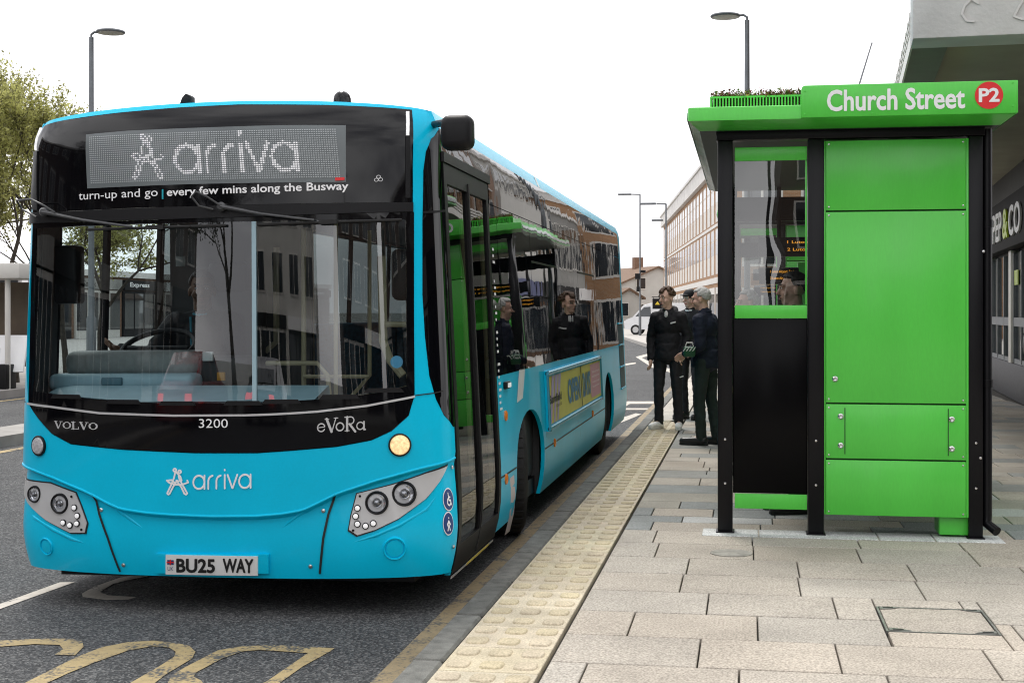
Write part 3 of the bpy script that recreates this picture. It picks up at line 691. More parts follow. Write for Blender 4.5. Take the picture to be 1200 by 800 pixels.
ad_text('OPEN', .30, .53, .22, .80, adb, .04); ad_text('DAYS', .585, .745, .20, .82, adb, .04); ad_text('Barnfield', .01, .19, .42, .60, M['black_ink'], .02); ad_text('COLLEGE', .10, .19, .30, .36, M['black_ink'], 0)
for i, (l_, q) in enumerate((('Find out more', .72), ('and book now', .60), ('online today', .44), ('September', .32))): ad_text(l_, .79, .96, q, q+.07, M['white'], 0)
patch('sheet_joint', [[(sx(.553), sz(0)), (sx(.562), sz(0)), (sx(.562), sz(1)), (sx(.553), sz(1))]], M['black_ink'], sh_, .0255, 0, .3)
mb = MB(); 
for z_ in (az0+.02, az1-.02): mb.tube([S3(a0, z_, .026), S3(a1, z_, .026)], .016, 8)
for s_ in (a0+.02, a1-.02): mb.tube([S3(s_, az0, .024), S3(s_, az1, .024)], .016, 8)
mb.build('advert_frame', mat('frame_aluminium', (.10, .42, .56), .25, metal=.5), ad)
# rear grilles
gq = B(724.5, 414, 'r'); g1 = s_of_y(BLEN-.08)
vent = patch('engine_grille', [[(g1-.75, .66), (g1-.10, .66), (g1-.10, 1.50), (g1-.75, 1.50)]], mat('grille_teal', (.004, .05, .065), .5), BUS, .004, .01, .2)
mb = MB()
for z_ in (.66, .94, 1.22, 1.495): mb.tube([S3(g1-.75, z_, .008), S3(g1-.10, z_, .008)], .010, 6)
mb.build('grille_bars', M['cyan'], vent)
# wheels
def wheel(y, x, yaw=0.0):
    z = .475; mb = MB(); ax = Vector((math.cos(yaw), math.sin(yaw), 0)); sg = 1 if x > 0 else -1; o = Vector((x, y, z)); r = .475; w = .14
    mb.lathe([(.28, -w), (r-.05, -w), (r-.012, -w+.02), (r, -w+.04), (r, w-.04), (r-.012, w-.02), (r-.05, w), (.28, w)], o, ax*sg, 40, 0, False)
    for k in range(40):
        a = 2*math.pi*k/40
        for q in (-1, 1):
            c = Vector((q*.05*sg, 0, 0)); rot = Matrix.Rotation(yaw, 3, 'Z') @ Matrix.Rotation(a, 3, 'X')
            vs = [o + rot @ Vector((q*.062+dx, dy, r-.004+dz)) for dz in (0, .012) for dy in (-.022, .022) for dx in (-.045, .045)]
            mb.add(vs, [(0, 2, 3, 1), (4, 5, 7, 6), (0, 1, 5, 4), (2, 6, 7, 3), (0, 4, 6, 2), (1, 3, 7, 5)])
    wh = mb.build('wheel', M['rubber'], BUS)
    mb = MB(); mb.lathe([(.285, w-.01), (.27, w-.02), (.24, w-.09), (.15, w-.10), (.13, w-.02), (.0, w-.015)], o, ax*sg, 32, 0, False)
    mb.build('rim', mat('wheel_rim_grey', (.25, .25, .26), .45, metal=.4, var=.2, vscale=8) if 'wheel_rim_grey' not in bpy.data.materials else bpy.data.materials['wheel_rim_grey'], wh)
yf = BD + (A0+A1)/2 - SC; yr = BD + (r0+r1)/2 - SC
for sg in (-1, 1): wheel(yf, sg*1.08, R(14)); wheel(yr, sg*1.07)
for yy, hw in ((yf, (A1-A0)/2), (yr, (r1-r0)/2)):   # wheel boxes so nothing shows through the arches
    for sg in (-1, 1):
        mb = MB(); mb.span((sg*.80, yy-hw-.05, .20), (sg*.78, yy+hw+.05, 1.1)); mb.span((sg*.8, yy-hw-.05, 1.08), (sg*1.22, yy+hw+.05, 1.1))
        mb.span((sg*.8, yy-hw-.06, .2), (sg*1.24, yy-hw-.04, 1.0)); mb.span((sg*.8, yy+hw+.04, .2), (sg*1.24, yy+hw+.06, 1.0)); mb.build('wheel_arch', M['interior'], BUS)
# roof fittings
p = local(at_y(219, 116, 8.2)); mb = MB(); q = [p+Vector((-.035, 0, -.05)), p+Vector((.035, 0, -.05)), p+Vector((.035, 0, .015)), p+Vector((.01, 0, .028)), p+Vector((-.015, 0, .0))]
mb.prism([Vector((a.x, a.y-.05, a.z)) for a in q], (0, .10, 0)); mb.build('aerial', M['black_plastic'], BUS, bevel=.008)
p = local(at_y(401, 116, 7.95)); mb = MB(); mb.lathe([(.055, -.06), (.052, .0), (.046, .022), (.028, .040), (0, .046)], p, (0, 0, 1), 24); mb.build('camera_dome', M['black_gloss'], BUS)
p = local(at_y(617, 194, 13)); 
# nearside mirror
pc = local(at_y(536.5, 156, 7.33)); mb = MB(); mb.box(pc, (.175, .13, .185)); mi_ = mb.build('wing_mirror', M['black_plastic'], BUS, bevel=.045, seg=4)
mb = MB(); mb.box(pc+Vector((0, .067, 0)), (.13, .006, .14)); mb.build('mirror_face', M['chrome'], mi_)
MB().tube([pc+Vector((-.02, .02, .05)), pc+Vector((-.08, .08, .07)), S3(*B(512, 146), -.02)], [.022, .02, .02], 10).build('mirror_arm', M['black_plastic'], mi_)

# ---- interior
mb = MB(); mb.span((-1.18, .55, .36), (1.18, BLEN-.2, .40)); mb.build('floor', M['interior_grey'], BUS)
mb = MB(); mb.span((-1.17, .45, 2.46), (1.17, BLEN-.2, 2.49)); mb.span((-1.2, .5, 2.44), (-1.16, BLEN-.3, 2.62)); mb.span((1.16, .6, 2.44), (1.2, BLEN-.3, 2.62)); mb.span((-1.16, BLEN-.3, .4), (1.16, BLEN-.25, 2.5)); mb.span((-1.19, .5, .4), (-1.17, BLEN-.2, 1.16)); mb.span((1.17, D1-SC+BD+.05, .4), (1.19, BLEN-.2, 1.2)); mb.build('lining', M['interior'], BUS)
V, F = tri2d([[(s_, z_) for s_, z_ in black_zone if True]], .15); V, F = tri2d([[(-1.2, .35), (1.2, .35), (1.2, 1.02), (-1.2, 1.02)]], .1)
sheet(MB(), V, F, lambda x, y, h: S3(x, y, -.06)).build('bulkhead', M['interior'], BUS)
V, F = tri2d([[(-1.25, 2.28), (1.25, 2.28), (1.25, 2.72), (-1.25, 2.72)]], .1)
sheet(MB(), V, F, lambda x, y, h: S3(x, y, -.05)).build('header_back', M['interior'], BUS)
# dash: shelf under the screen, instrument binnacle, wheel
V, F = tri2d([[(-1.28, 1.0), (.55, 1.0), (.55, 1.16), (-1.28, 1.16)]], .08)
mb = MB(); pts = [S3(-1.28+1.83*i/24, 1.0, -.07) for i in range(25)]
top = [Vector((p.x, p.y, 1.165)) for p in pts]; back = [Vector((p.x*.97, max(p.y+.25, .46), 1.235)) for p in pts]; bot = [Vector((p.x, p.y+.3, .45)) for p in back]
n = 25; mb.add(top+back+bot, [(i, i+1, n+i+1, n+i) for i in range(n-1)] + [(n+i, n+i+1, 2*n+i+1, 2*n+i) for i in range(n-1)]); mb.build('dash_shelf', M['dash'], BUS)
def fbox(u0, v0, u1, v1, y, dep, name, m, bev=.02, parent=BUS):
    a = local(at_y(u0, v1, 7.3+y)); b = local(at_y(u1, v0, 7.3+y)); mb = MB(); mb.span((a.x, y, a.z), (b.x, y+dep, b.z)); return mb.build(name, m, parent, bevel=bev, seg=3)
fbox(74, 411, 226, 440, .62, .30, 'instrument_binnacle', M['binnacle'], .05)
fbox(55, 438, 224, 458, .48, .2, 'dash_hump', M['dash'], .035)
fbox(118, 442, 142, 452, .46, .03, 'dial_hood', mat('dash_dark_blue', (.10, .2, .25), .4), .01)
c_ = local(at_y(185, 408, 7.3+1.02)); mb = MB(); ring = []
rotw = Matrix.Rotation(R(-62), 3, 'X')
for i in range(41): a = 2*math.pi*i/40; ring.append(c_ + rotw @ Vector((.23*math.cos(a), .0+.23*math.sin(a)*.0, .23*math.sin(a))))
mb.tube(ring, .017, 10, caps=False); mb.tube([c_+rotw @ Vector((-.2, 0, 0)), c_+rotw @ Vector((.2, 0, 0))], .016, 8); mb.tube([c_, c_+Vector((0, -.12, -.3))], .03, 8); mb.build('steering_wheel', M['black_plastic'], BUS)
fbox(229, 417, 292, 452, .70, .22, 'ticket_machine', M['interior'], .03); tm = fbox(237, 412, 249, 423, .66, .03, 'ticket_reader', M['plate'], .004)
fbox(254, 436, 263, 446, .60, .02, 'gold_sticker', mat('gold_sticker', (.55, .25, .03), .5), .004)
fbox(206, 300, 217, 312, 1.3, .004, 'cab_notice', M['led_off'], .001); 
# cab: seat, partition, blinds
pd = local(at_y(250, 372, 7.3+1.65)); mb = MB(); mb.box((pd.x, 1.92, 1.35), (.50, .16, .95), rx=R(-8)); mb.box((pd.x, 1.65, .86), (.5, .5, .14)); mb.box((pd.x, 1.95, 1.90), (.28, .12, .22)); mb.box((pd.x, 1.7, .58), (.3, .3, .42)); mb.build('driver_seat', M['interior'], BUS, bevel=.04, seg=3)
mb = MB(); mb.span((-1.16, 2.18, .4), (-.12, 2.22, 2.5)); mb.build('cab_partition', M['interior'], BUS)
fbox(62, 287, 89, 356, .45, .12, 'interior_mirror', M['black_plastic'], .02); fbox(457, 291, 482, 352, .45, .12, 'interior_mirror', M['black_plastic'], .04)
def rail(px, y, r=.016, m='pole'):
    MB().tube([local(at_y(u, v, 7.3+y_)) for (u, v), y_ in zip(px, y)], r, 8).build('handrail', M[m], BUS)
rail([(356, 268), (356, 468)], [1.25]*2, .016); rail([(393.5, 262), (393.5, 466)], [1.15]*2, .014); rail([(433, 270), (433, 440), (412, 464)], [1.35]*3, .013)
rail([(312, 425.5), (372, 425.5), (384, 440), (386, 462)], [1.0]*4, .015); rail([(356, 441), (433, 441)], [1.2]*2, .013); rail([(325, 290), (325, 400), (312, 412)], [2.2]*3, .03)
rail([(447, 300), (449, 400), (456, 420), (472, 440)], [.7]*4, .026, 'pole'); rail([(449, 380), (486, 380)], [.7]*2, .017, 'pole')
s_, z_ = B(465, 424); mb = MB(); mb.lathe([(.034, 0), (.034, .002), (0, .002)], S3(s_, z_, -.012), SN(s_, z_), 20); sk = mb.build('round_sticker', mat('sticker_light_blue', (.12, .42, .70), .4), BUS)
for row in range(7):
    for sx_ in (-.92, -.48, .48, .92):
        y_ = 3.1+row*.92
        if sx_ > 0 and row < 1: continue
        mb = MB(); mb.box((sx_, y_, .86), (.42, .44, .10)); mb.box((sx_, y_+.24, 1.22), (.42, .08, .68), rx=R(-8)); mb.box((sx_, y_, .6), (.3, .3, .45)); mb.build('passenger_seat', M['moquette'], BUS, bevel=.03, seg=2)
for x_, y_ in ((-.28, 2.7), (.28, 3.4), (-.28, 4.8), (.28, 5.6)): MB().tube([(x_, y_, .4), (x_, y_, 2.5)], .017, 8).build('handrail', M['pole'], BUS)
sq = B(41, 360)[0]; patch('pillar_lining', [[(LW0+.005, .95), (sq, .95), (sq, 2.62), (LW0+.005, 2.62)]], M['interior'], BUS, -.04, 0, .1)
# left side glazing: cab window clear, the rest tinted
lb = [s_of_y(.62), s_of_y(2.15), s_of_y(3.8), s_of_y(5.4), s_of_y(7.0), s_of_y(8.6), s_of_y(BLEN-.25)]
for i, (a, b) in enumerate(zip(lb, lb[1:])):
    w_ = patch('side_window', [[(-a-.01, LZ0), (-a-.01, LZ1), (-b+.01, LZ1), (-b+.01, LZ0)]], M['cab_glass'] if i == 0 else M['tint_glass'], BUS, -.004, 0, .3)
    patch('window_bar', stroke_loops([[(-b, LZ0), (-b, LZ1)]], .07), M['black_plastic'], w_, .003, .03, None)
    if i == 0: patch('window_bar', stroke_loops([[(-a-.02, LZ0), (-a-.02, LZ1)], [(-s_of_y(1.30), LZ0), (-s_of_y(1.30), LZ1)], [(-a, LZ0+.02), (-b, LZ0+.02)], [(-a, LZ1-.02), (-b, LZ1-.02)]], .055), M['black_plastic'], w_, .003, .03, None, union=True)
# ================================================================== ground, road, pavement
def asphalt():
    m = bpy.data.materials.new('asphalt'); m.use_nodes = True; nt = m.node_tree; N = nt.nodes; L = nt.links; b = N['Principled BSDF']
    co = N.new('ShaderNodeTexCoord')
    def noise(sc, det=2): n = N.new('ShaderNodeTexNoise'); n.inputs['Scale'].default_value = sc; n.inputs['Detail'].default_value = det; L.new(co.outputs['Object'], n.inputs['Vector']); return n
    big, mid = noise(.35, 5), noise(3.5, 4)
    vo = N.new('ShaderNodeTexVoronoi'); vo.inputs['Scale'].default_value = 95; L.new(co.outputs['Object'], vo.inputs['Vector'])
    rp = N.new('ShaderNodeValToRGB'); e = rp.color_ramp.elements; e[0].position = .05; e[0].color = (.020, .021, .023, 1); e[1].position = .95; e[1].color = (.21, .21, .205, 1)
    e2 = e.new(.55); e2.color = (.066, .068, .070, 1)
    L.new(vo.outputs['Color'], rp.inputs[0])
    ad = N.new('ShaderNodeMath'); ad.operation = 'MULTIPLY_ADD'; ad.inputs[1].default_value = .7; ad.inputs[2].default_value = .62; L.new(big.outputs['Fac'], ad.inputs[0])
    ad2 = N.new('ShaderNodeMath'); ad2.operation = 'MULTIPLY_ADD'; ad2.inputs[1].default_value = .5; L.new(mid.outputs['Fac'], ad2.inputs[0]); ad2.inputs[2].default_value = .75
    mu = N.new('ShaderNodeMath'); mu.operation = 'MULTIPLY'; L.new(ad.outputs[0], mu.inputs[0]); L.new(ad2.outputs[0], mu.inputs[1])
    mx = N.new('ShaderNodeMix'); mx.data_type = 'RGBA'; mx.blend_type = 'MULTIPLY'; mx.inputs[0].default_value = 1
    L.new(rp.outputs[0], mx.inputs[6]); L.new(mu.outputs[0], mx.inputs[7]); L.new(mx.outputs[2], b.inputs['Base Color'])
    b.inputs['Roughness'].default_value = .85; b.inputs['Specular IOR Level'].default_value = .3
    bp = N.new('ShaderNodeBump'); bp.inputs['Distance'].default_value = .006; L.new(vo.outputs['Distance'], bp.inputs['Height']); L.new(bp.outputs[0], b.inputs['Normal'])
    return m
M['asphalt'] = asphalt()
def worn_paint(name, col, wear=.5):
    """road paint: the same chippings show through where it has worn"""
    m = mat(name, col, .7, var=.12, vscale=20, bump=.003, bscale=120); nt = m.node_tree; N = nt.nodes; L = nt.links; b = N['Principled BSDF']
    co = N.new('ShaderNodeTexCoord'); n = N.new('ShaderNodeTexNoise'); n.inputs['Scale'].default_value = 55; n.inputs['Detail'].default_value = 5; L.new(co.outputs['Object'], n.inputs['Vector'])
    n2 = N.new('ShaderNodeTexNoise'); n2.inputs['Scale'].default_value = 5; L.new(co.outputs['Object'], n2.inputs['Vector'])
    ad = N.new('ShaderNodeMath'); ad.operation = 'ADD'; L.new(n.outputs[0], ad.inputs[0]); L.new(n2.outputs[0], ad.inputs[1])
    r = N.new('ShaderNodeMapRange'); r.inputs[1].default_value = wear+.30; r.inputs[2].default_value = wear+.48; L.new(ad.outputs[0], r.inputs[0])
    mx = N.new('ShaderNodeMix'); mx.data_type = 'RGBA'; L.new(r.outputs[0], mx.inputs[0]); src = b.inputs['Base Color'].links[0].from_socket
    mx.inputs[6].default_value = (.075, .074, .070, 1); L.new(src, mx.inputs[7]); L.new(mx.outputs[2], b.inputs['Base Color'])
    return m
M['yellow_line'] = worn_paint('worn_yellow_line', (.38, .29, .14), .53)
M['dusty_line'] = worn_paint('dusty_gutter_line', (.26, .20, .11), .50)
M['white_line'] = worn_paint('worn_white_line', (.50, .46, .40), .38)
M['earth'] = mat('far_ground', (.16, .16, .15), .9, var=.2, vscale=.2)
M['slab'] = mat('buff_paving', (.372, .338, .290), .82, var=.14, vscale=2.2, bump=.002, bscale=150, attr='tone', detail=8, speck=.34, sscale=95, spec=.2)
M['joint'] = mat('paving_joint', (.06, .054, .045), .95, var=.4, vscale=12)
M['tactile'] = mat('tactile_buff', (.47, .42, .32), .75, var=.16, vscale=7, bump=.0012, bscale=160, attr='tone', detail=8, speck=.22, sscale=100, spec=.2)
M['kerb'] = mat('granite_kerb', (.125, .125, .118), .75, var=.28, vscale=14, bump=.002, bscale=170, attr='tone', detail=8, speck=.2, sscale=200, spec=.2)
M['concrete'] = mat('weathered_concrete', (.62, .605, .58), .85, var=.13, vscale=1.6, bump=.004, bscale=26, detail=8)
M['light_pave'] = mat('pale_paving', (.42, .40, .37), .8, var=.1, vscale=3, bump=.001, bscale=60)

me = MB(); me.add([(-700, -300, -.03), (700, -300, -.03), (700, 1500, -.03), (-700, 1500, -.03)], [(0, 1, 2, 3)]); tag(me.build('ground', M['earth'], smooth=False), kind='structure')
kerb_path = [(-1.43, -14), (-1.43, 30), (-1.7, 38), (-2.3, 47), (-3.4, 57), (-4.7, 66.5), (-7.1, 83), (-12, 104), (-24, 132), (-60, 175)]
far_kerb = [(-14.0, -14), (-14, 40), (-14.6, 55), (-16.5, 72), (-20, 92), (-28, 112), (-60, 145)]
pts = [(x, y, 0) for x, y in kerb_path] + [(x, y, 0) for x, y in far_kerb[::-1]]
mb = MB(); n = len(kerb_path)
V, F = tri2d([[(p[0]+(.2 if i < n else -.2), p[1]) for i, p in enumerate(pts)]], 4.0); sheet(mb, V, F, lambda x, y, h: Vector((x, y, 0)))
tag(mb.build('road', M['asphalt'], smooth=False), kind='structure')

# kerb stones
def tone_build(mb, tones, name, m, bevel, **k):
    """tones: one grey per box (8 vertices each) written to a colour attribute before bevelling"""
    o = mb.build(name, m, None, smooth=False); me = o.data
    ca = me.color_attributes.new('tone', 'FLOAT_COLOR', 'POINT'); d = np.ones((len(me.vertices), 4), np.float32)
    for i, t in enumerate(tones): d[i*8:(i+1)*8, :3] = t
    ca.data.foreach_set('color', d.ravel())
    if bevel:
        bm = bmesh.new(); bm.from_mesh(me); bmesh.ops.bevel(bm, geom=[e for e in bm.edges if abs(e.calc_face_angle(0)) > .5 and max(v.co.z for v in e.verts) > k.get('zmin', .1)], offset=bevel, segments=1, affect='EDGES', clamp_overlap=True); bm.to_mesh(me); bm.free()
    return tag(o, kind='structure')
mb = MB(); tn = []; y = -3.2
while y < 30:
    L_ = .914; j = rnd.uniform(-.003, .003)
    mb.box((-1.43+.07+j, y+L_/2, PAV/2-.05+rnd.uniform(-.003, .002)), (.14, L_-.012, PAV+.1)); t = rnd.uniform(.8, 1.25); tn.append((t, t, t*.97)); y += L_
def offset_path(p, d):
    out = []
    for i, q in enumerate(p):
        a = Vector(p[max(i-1, 0)]); b = Vector(p[min(i+1, len(p)-1)]); t = (b-a).normalized(); out.append((q[0]+t.y*d, q[1]-t.x*d))
    return out
tone_build(mb, tn, 'kerb', M['kerb'], .012)
inner = offset_path(kerb_path, .14); mb = MB()
for i in range(1, len(kerb_path)-1):
    a, b, c, d = kerb_path[i], kerb_path[i+1], inner[i+1], inner[i]
    mb.add([(*a, -.02), (*b, -.02), (*c, -.02), (*d, -.02), (*a, PAV), (*b, PAV), (*c, PAV), (*d, PAV)], [(4, 5, 6, 7), (0, 1, 5, 4)])
tag(mb.build('far_kerb', M['light_pave'], smooth=False), kind='structure')

# pavement: bedding, slabs, tactile strip
mb = MB(); poly = [(x, y) for x, y in inner] + [(60, 175), (60, -14)]
V, F = tri2d([poly], 6.0); sheet(mb, V, F, lambda x, y, h: Vector((x, y, PAV-.03 if y < 45.9 else PAV-.002)))
tag(mb.build('pavement_bed', M['joint'], smooth=False), kind='structure')
mb = MB(); poly = [(x+.0, max(y, 46.0)) for x, y in offset_path(kerb_path, .14)[3:]] + [(60, 175), (60, 46)]
V, F = tri2d([[(-2.1, 46)] + [p for p in poly if p[1] > 46.0 or p[0] > 0]], 6.0); sheet(mb, V, F, lambda x, y, h: Vector((x, y, PAV+.002)))
tag(mb.build('far_pavement', M['light_pave'], smooth=False), kind='structure')
TX0, TX1 = -1.283, -.848
holes = []   # rectangles left free for covers: x0, x1, y0, y1
c1 = [at_z(u, v, PAV) for u, v in ((1027, 711), (1152, 713), (1173, 743), (1037, 740))]; HX0, HX1 = (c1[0].x+c1[3].x)/2, (c1[1].x+c1[2].x)/2; HY0, HY1 = (c1[2].y+c1[3].y)/2, (c1[0].y+c1[1].y)/2
mb = MB(); tn = []; row = 0; ys = []; y = 1.75
while y < 46: 
    h = .53 if y < 9.35 else rnd.choice((.40, .53, .30, .53)); ys.append((y, h)); y += h
def split_rect(x0, x1, y0, y1):
    if x1 <= HX0 or x0 >= HX1 or y1 <= HY0 or y0 >= HY1: return [(x0, x1, y0, y1)]
    o = []
    if x0 < HX0: o.append((x0, HX0, y0, y1))
    if x1 > HX1: o.append((HX1, x1, y0, y1))
    a, b = max(x0, HX0), min(x1, HX1)
    if y0 < HY0: o.append((a, b, y0, HY0))
    if y1 > HY1: o.append((a, b, HY1, y1))
    return [q for q in o if q[1]-q[0] > .03 and q[3]-q[2] > .02]
for y, h in ys:
    x = TX1+.012-rnd.uniform(.0, .5); cut = TX1+.014; base = 1.0
    while x < 4.36:
        w = rnd.choice((.64, .64, .64, .60, .68)); 
        if y > 9.2: w = rnd.choice((.45, .64, .75, .9))
        a, b = max(x, cut), min(x+w, 4.36)
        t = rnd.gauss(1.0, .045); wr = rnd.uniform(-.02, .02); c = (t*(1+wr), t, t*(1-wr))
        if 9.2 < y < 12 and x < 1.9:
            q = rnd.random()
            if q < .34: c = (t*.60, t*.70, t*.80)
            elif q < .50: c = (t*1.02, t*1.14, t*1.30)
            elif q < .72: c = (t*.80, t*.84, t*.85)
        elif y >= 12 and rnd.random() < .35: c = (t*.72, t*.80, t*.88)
        if b-a > .05:
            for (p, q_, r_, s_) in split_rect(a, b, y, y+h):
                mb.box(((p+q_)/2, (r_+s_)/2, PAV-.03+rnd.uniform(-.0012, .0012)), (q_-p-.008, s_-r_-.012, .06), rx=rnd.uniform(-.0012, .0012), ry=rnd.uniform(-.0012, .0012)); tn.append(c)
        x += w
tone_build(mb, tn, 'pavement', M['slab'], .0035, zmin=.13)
# pale strip of paving that carries the shelter posts
mb = MB(); tn = []
for a, b in ((-.30, .08), (.08, .86), (.86, 1.22), (1.22, 1.66)):
    mb.box(((a+b)/2, 9.66, PAV-.02), (b-a-.01, .30, .052)); t = rnd.uniform(1.25, 1.5); tn.append((t*1.0, t*1.13, t*1.28))
tone_build(mb, tn, 'footing_paving', M['slab'], .003, zmin=.13)
# tactile strip: flags with rows of three raised lozenges
mb = MB(); fl = []; W3 = (TX1-TX0)/3; y = 1.9; mbt = MB(); tn2 = []
while y < 19.2:
    D_ = .43; t = rnd.gauss(1.0, .06)
    mb.box(((TX0+TX1)/2, y+D_/2, PAV-.03), (TX1-TX0-.008, D_-.008, .06)); fl.append((t, t*rnd.uniform(.98, 1.01), t*rnd.uniform(.93, 1.02)))
    for r_ in range(2):
        for c_ in range(3):
            cx, cy = TX0+W3*(c_+.5), y+D_*(.25+.5*r_); hx, hy, k = .051, .062, 12; ring = []
            for lev, (sc, z) in enumerate(((1.0, PAV-.001), (.95, PAV+.0065), (.80, PAV+.0085))):
                for j in range(k*2):
                    a = 2*math.pi*j/(k*2); e = .55; ca, sa = math.cos(a), math.sin(a)
                    ring.append((cx+hx*sc*math.copysign(abs(ca)**e, ca), cy+hy*sc*math.copysign(abs(sa)**e, sa), z))
            kk = k*2; fs = [(l*kk+j, l*kk+(j+1) % kk, (l+1)*kk+(j+1) % kk, (l+1)*kk+j) for l in range(2) for j in range(kk)] + [tuple(range(2*kk, 3*kk))]
            mbt.add(ring, fs); tn2.append((t*.97, t*.94, t*rnd.uniform(.82, .93)))
    y += D_
ob = tone_build(mb, fl, 'tactile_paving', M['tactile'], .003, zmin=.13)
ob = mbt.build('tactile_blisters', M['tactile'], None, angle=60); ca = ob.data.color_attributes.new('tone', 'FLOAT_COLOR', 'POINT'); d = np.ones((len(ob.data.vertices), 4), np.float32); d[:, :3] = np.repeat(np.array(tn2), 72, axis=0); ca.data.foreach_set('color', d.ravel()); tag(ob, kind='structure')
mb = MB(); tn = []; y = 19.3
while y < 46:
    mb.box(((TX0+TX1)/2, y+.3, PAV-.03), (TX1-TX0-.01, .59, .06)); t = rnd.uniform(1.2, 1.35); tn.append((t, t*1.03, t*1.06)); y += .6
tone_build(mb, tn, 'edge_paving', M['slab'], .003, zmin=.13)
# covers
cv = empty('access_cover', ((HX0+HX1)/2, (HY0+HY1)/2, PAV-.02), 'oblong paving-filled steel access cover sunk in the buff slabs', 'access cover')
o_ = cv.location
mb = MB(); mb.span((HX0+.02, HY0+.02, PAV-.05), (HX1-.02, HY1-.02, PAV-.001)); inl = mb.build('paving_inlay', mat('inlay_buff', (.35, .318, .272), .8, var=.1, vscale=9, speck=.34, sscale=95, spec=.2, bump=.002, bscale=150, detail=8), cv, o_, bevel=.004)
mb = MB()
for a, b in (((HX0+.004, HY0+.004), (HX1-.004, HY0+.016)), ((HX0+.004, HY1-.016), (HX1-.004, HY1-.004)), ((HX0+.004, HY0+.016), (HX0+.014, HY1-.016)), ((HX1-.014, HY0+.016), (HX1-.004, HY1-.016))):
    mb.span((*a, PAV-.05), (*b, PAV+.0005))
mb.build('frame', mat('cover_steel', (.22, .22, .21), .5, metal=.6, var=.3, vscale=20), cv, o_)
for sx_, x in ((1, HX0+.02), (-1, HX1-.02)):
    for sy_, y in ((1, HY0+.02), (-1, HY1-.02)):
        mb = MB(); mb.prism([(x, y, PAV+.0005), (x+sx_*.10, y, PAV+.0005), (x+sx_*.055, y+sy_*.035, PAV+.0005), (x, y+sy_*.05, PAV+.0005)], (0, 0, .003)); cp = mb.build('corner_plate', bpy.data.materials['cover_steel'], cv, o_)
        mb = MB(); mb.box((x+sx_*.04, y+sy_*.016, PAV+.004), (.05, .014, .003)); mb.build('lifting_slot', M['black_ink'], cp, o_)
p = at_z(857, 648, PAV); mb = MB(); mb.lathe([(.13, -.02), (.13, .0045), (.115, .0055), (.11, .003), (0, .003)], (p.x, p.y, PAV), (0, 0, 1), 32)
tag(mb.build('round_cover', mat('cover_concrete', (.26, .25, .22), .8, var=.3, vscale=18, bump=.003, bscale=60), None, None), 'small round worn cover set in the slabs in front of the shelter', 'drain cover')

# road markings
def mark(name, loops, m, z=.004):
    V, F = tri2d(loops, None); mb = MB(); sheet(mb, V, F, lambda x, y, h: Vector((x, y, z))); return tag(mb.build(name, m, smooth=False), kind='structure')
g = lambda pts, z=.004: [tuple(at_z(u, v, z).xy) for u, v in pts]
mark('road_letter', [g([(-30, 757), (0, 750), (40, 748), (75, 747.5), (96, 748.8), (98, 757), (88, 767), (64, 766.5), (74, 760), (70, 755), (40, 754), (0, 757), (-30, 765)])], M['yellow_line'])
mark('road_letter', [g([(10, 812), (30, 799), (60, 784), (90, 769), (120, 757.5), (150, 751.8), (180, 750), (205, 752.3), (222, 756), (229, 763), (225, 771), (195, 789), (165, 812), (130, 812), (150, 801), (185, 781), (204, 769), (206, 763), (198, 758), (178, 756.5), (150, 761.5), (112, 775), (80, 788), (45, 804), (35, 812)])], M['yellow_line'])
mark('road_letter', [g([(190, 812), (201, 791), (217, 781), (255, 761.5), (280, 757), (317, 755), (392, 758.8), (387, 762.5), (355, 780), (310, 812), (280, 812), (312, 798), (361, 764.5), (305, 760.8), (285, 762.3), (260, 771), (230, 787), (227, 792), (236, 797), (246, 812)])], M['yellow_line'])
mark('lane_line', [g([(-40, 724), (0, 707), (70, 681.8), (88, 681.4), (50, 695), (0, 713), (-40, 732)])], M['white_line'])
mark('lane_arrow', [g([(96, 695), (110, 687), (140, 676.5), (165, 672), (200, 668), (190, 672), (155, 678), (132, 684), (117, 693), (127, 697), (160, 699), (150, 702), (125, 702.5), (97, 699)])], M['white_line'])
mb = MB(); mb.add([(-1.66, -2, .004), (-1.46, -2, .004), (-1.46, 32, .004), (-1.66, 32, .004)], [(0, 1, 2, 3)]); tag(mb.build('kerb_line', M['dusty_line'], smooth=False), kind='structure')
mark('lane_arrow', [g([(745, 418), (775, 410), (800, 406), (800, 409), (775, 413), (752, 419), (770, 428), (800, 436), (800, 440), (765, 431)])], M['white_line'])
mark('bay_line', [g([(733, 426), (745, 424.5), (745, 426), (733, 428)])], M['white_line'])
mark('bay_line', [g([(705, 484), (735, 470), (790, 470), (790, 473), (738, 473), (715, 487)])], M['white_line'])
mark('bay_line', [g([(720, 492), (745, 484), (752, 485), (728, 495)])], M['white_line'])
mark('bay_line', [g([(728, 478), (760, 478), (760, 480), (726, 480)])], M['white_line'])
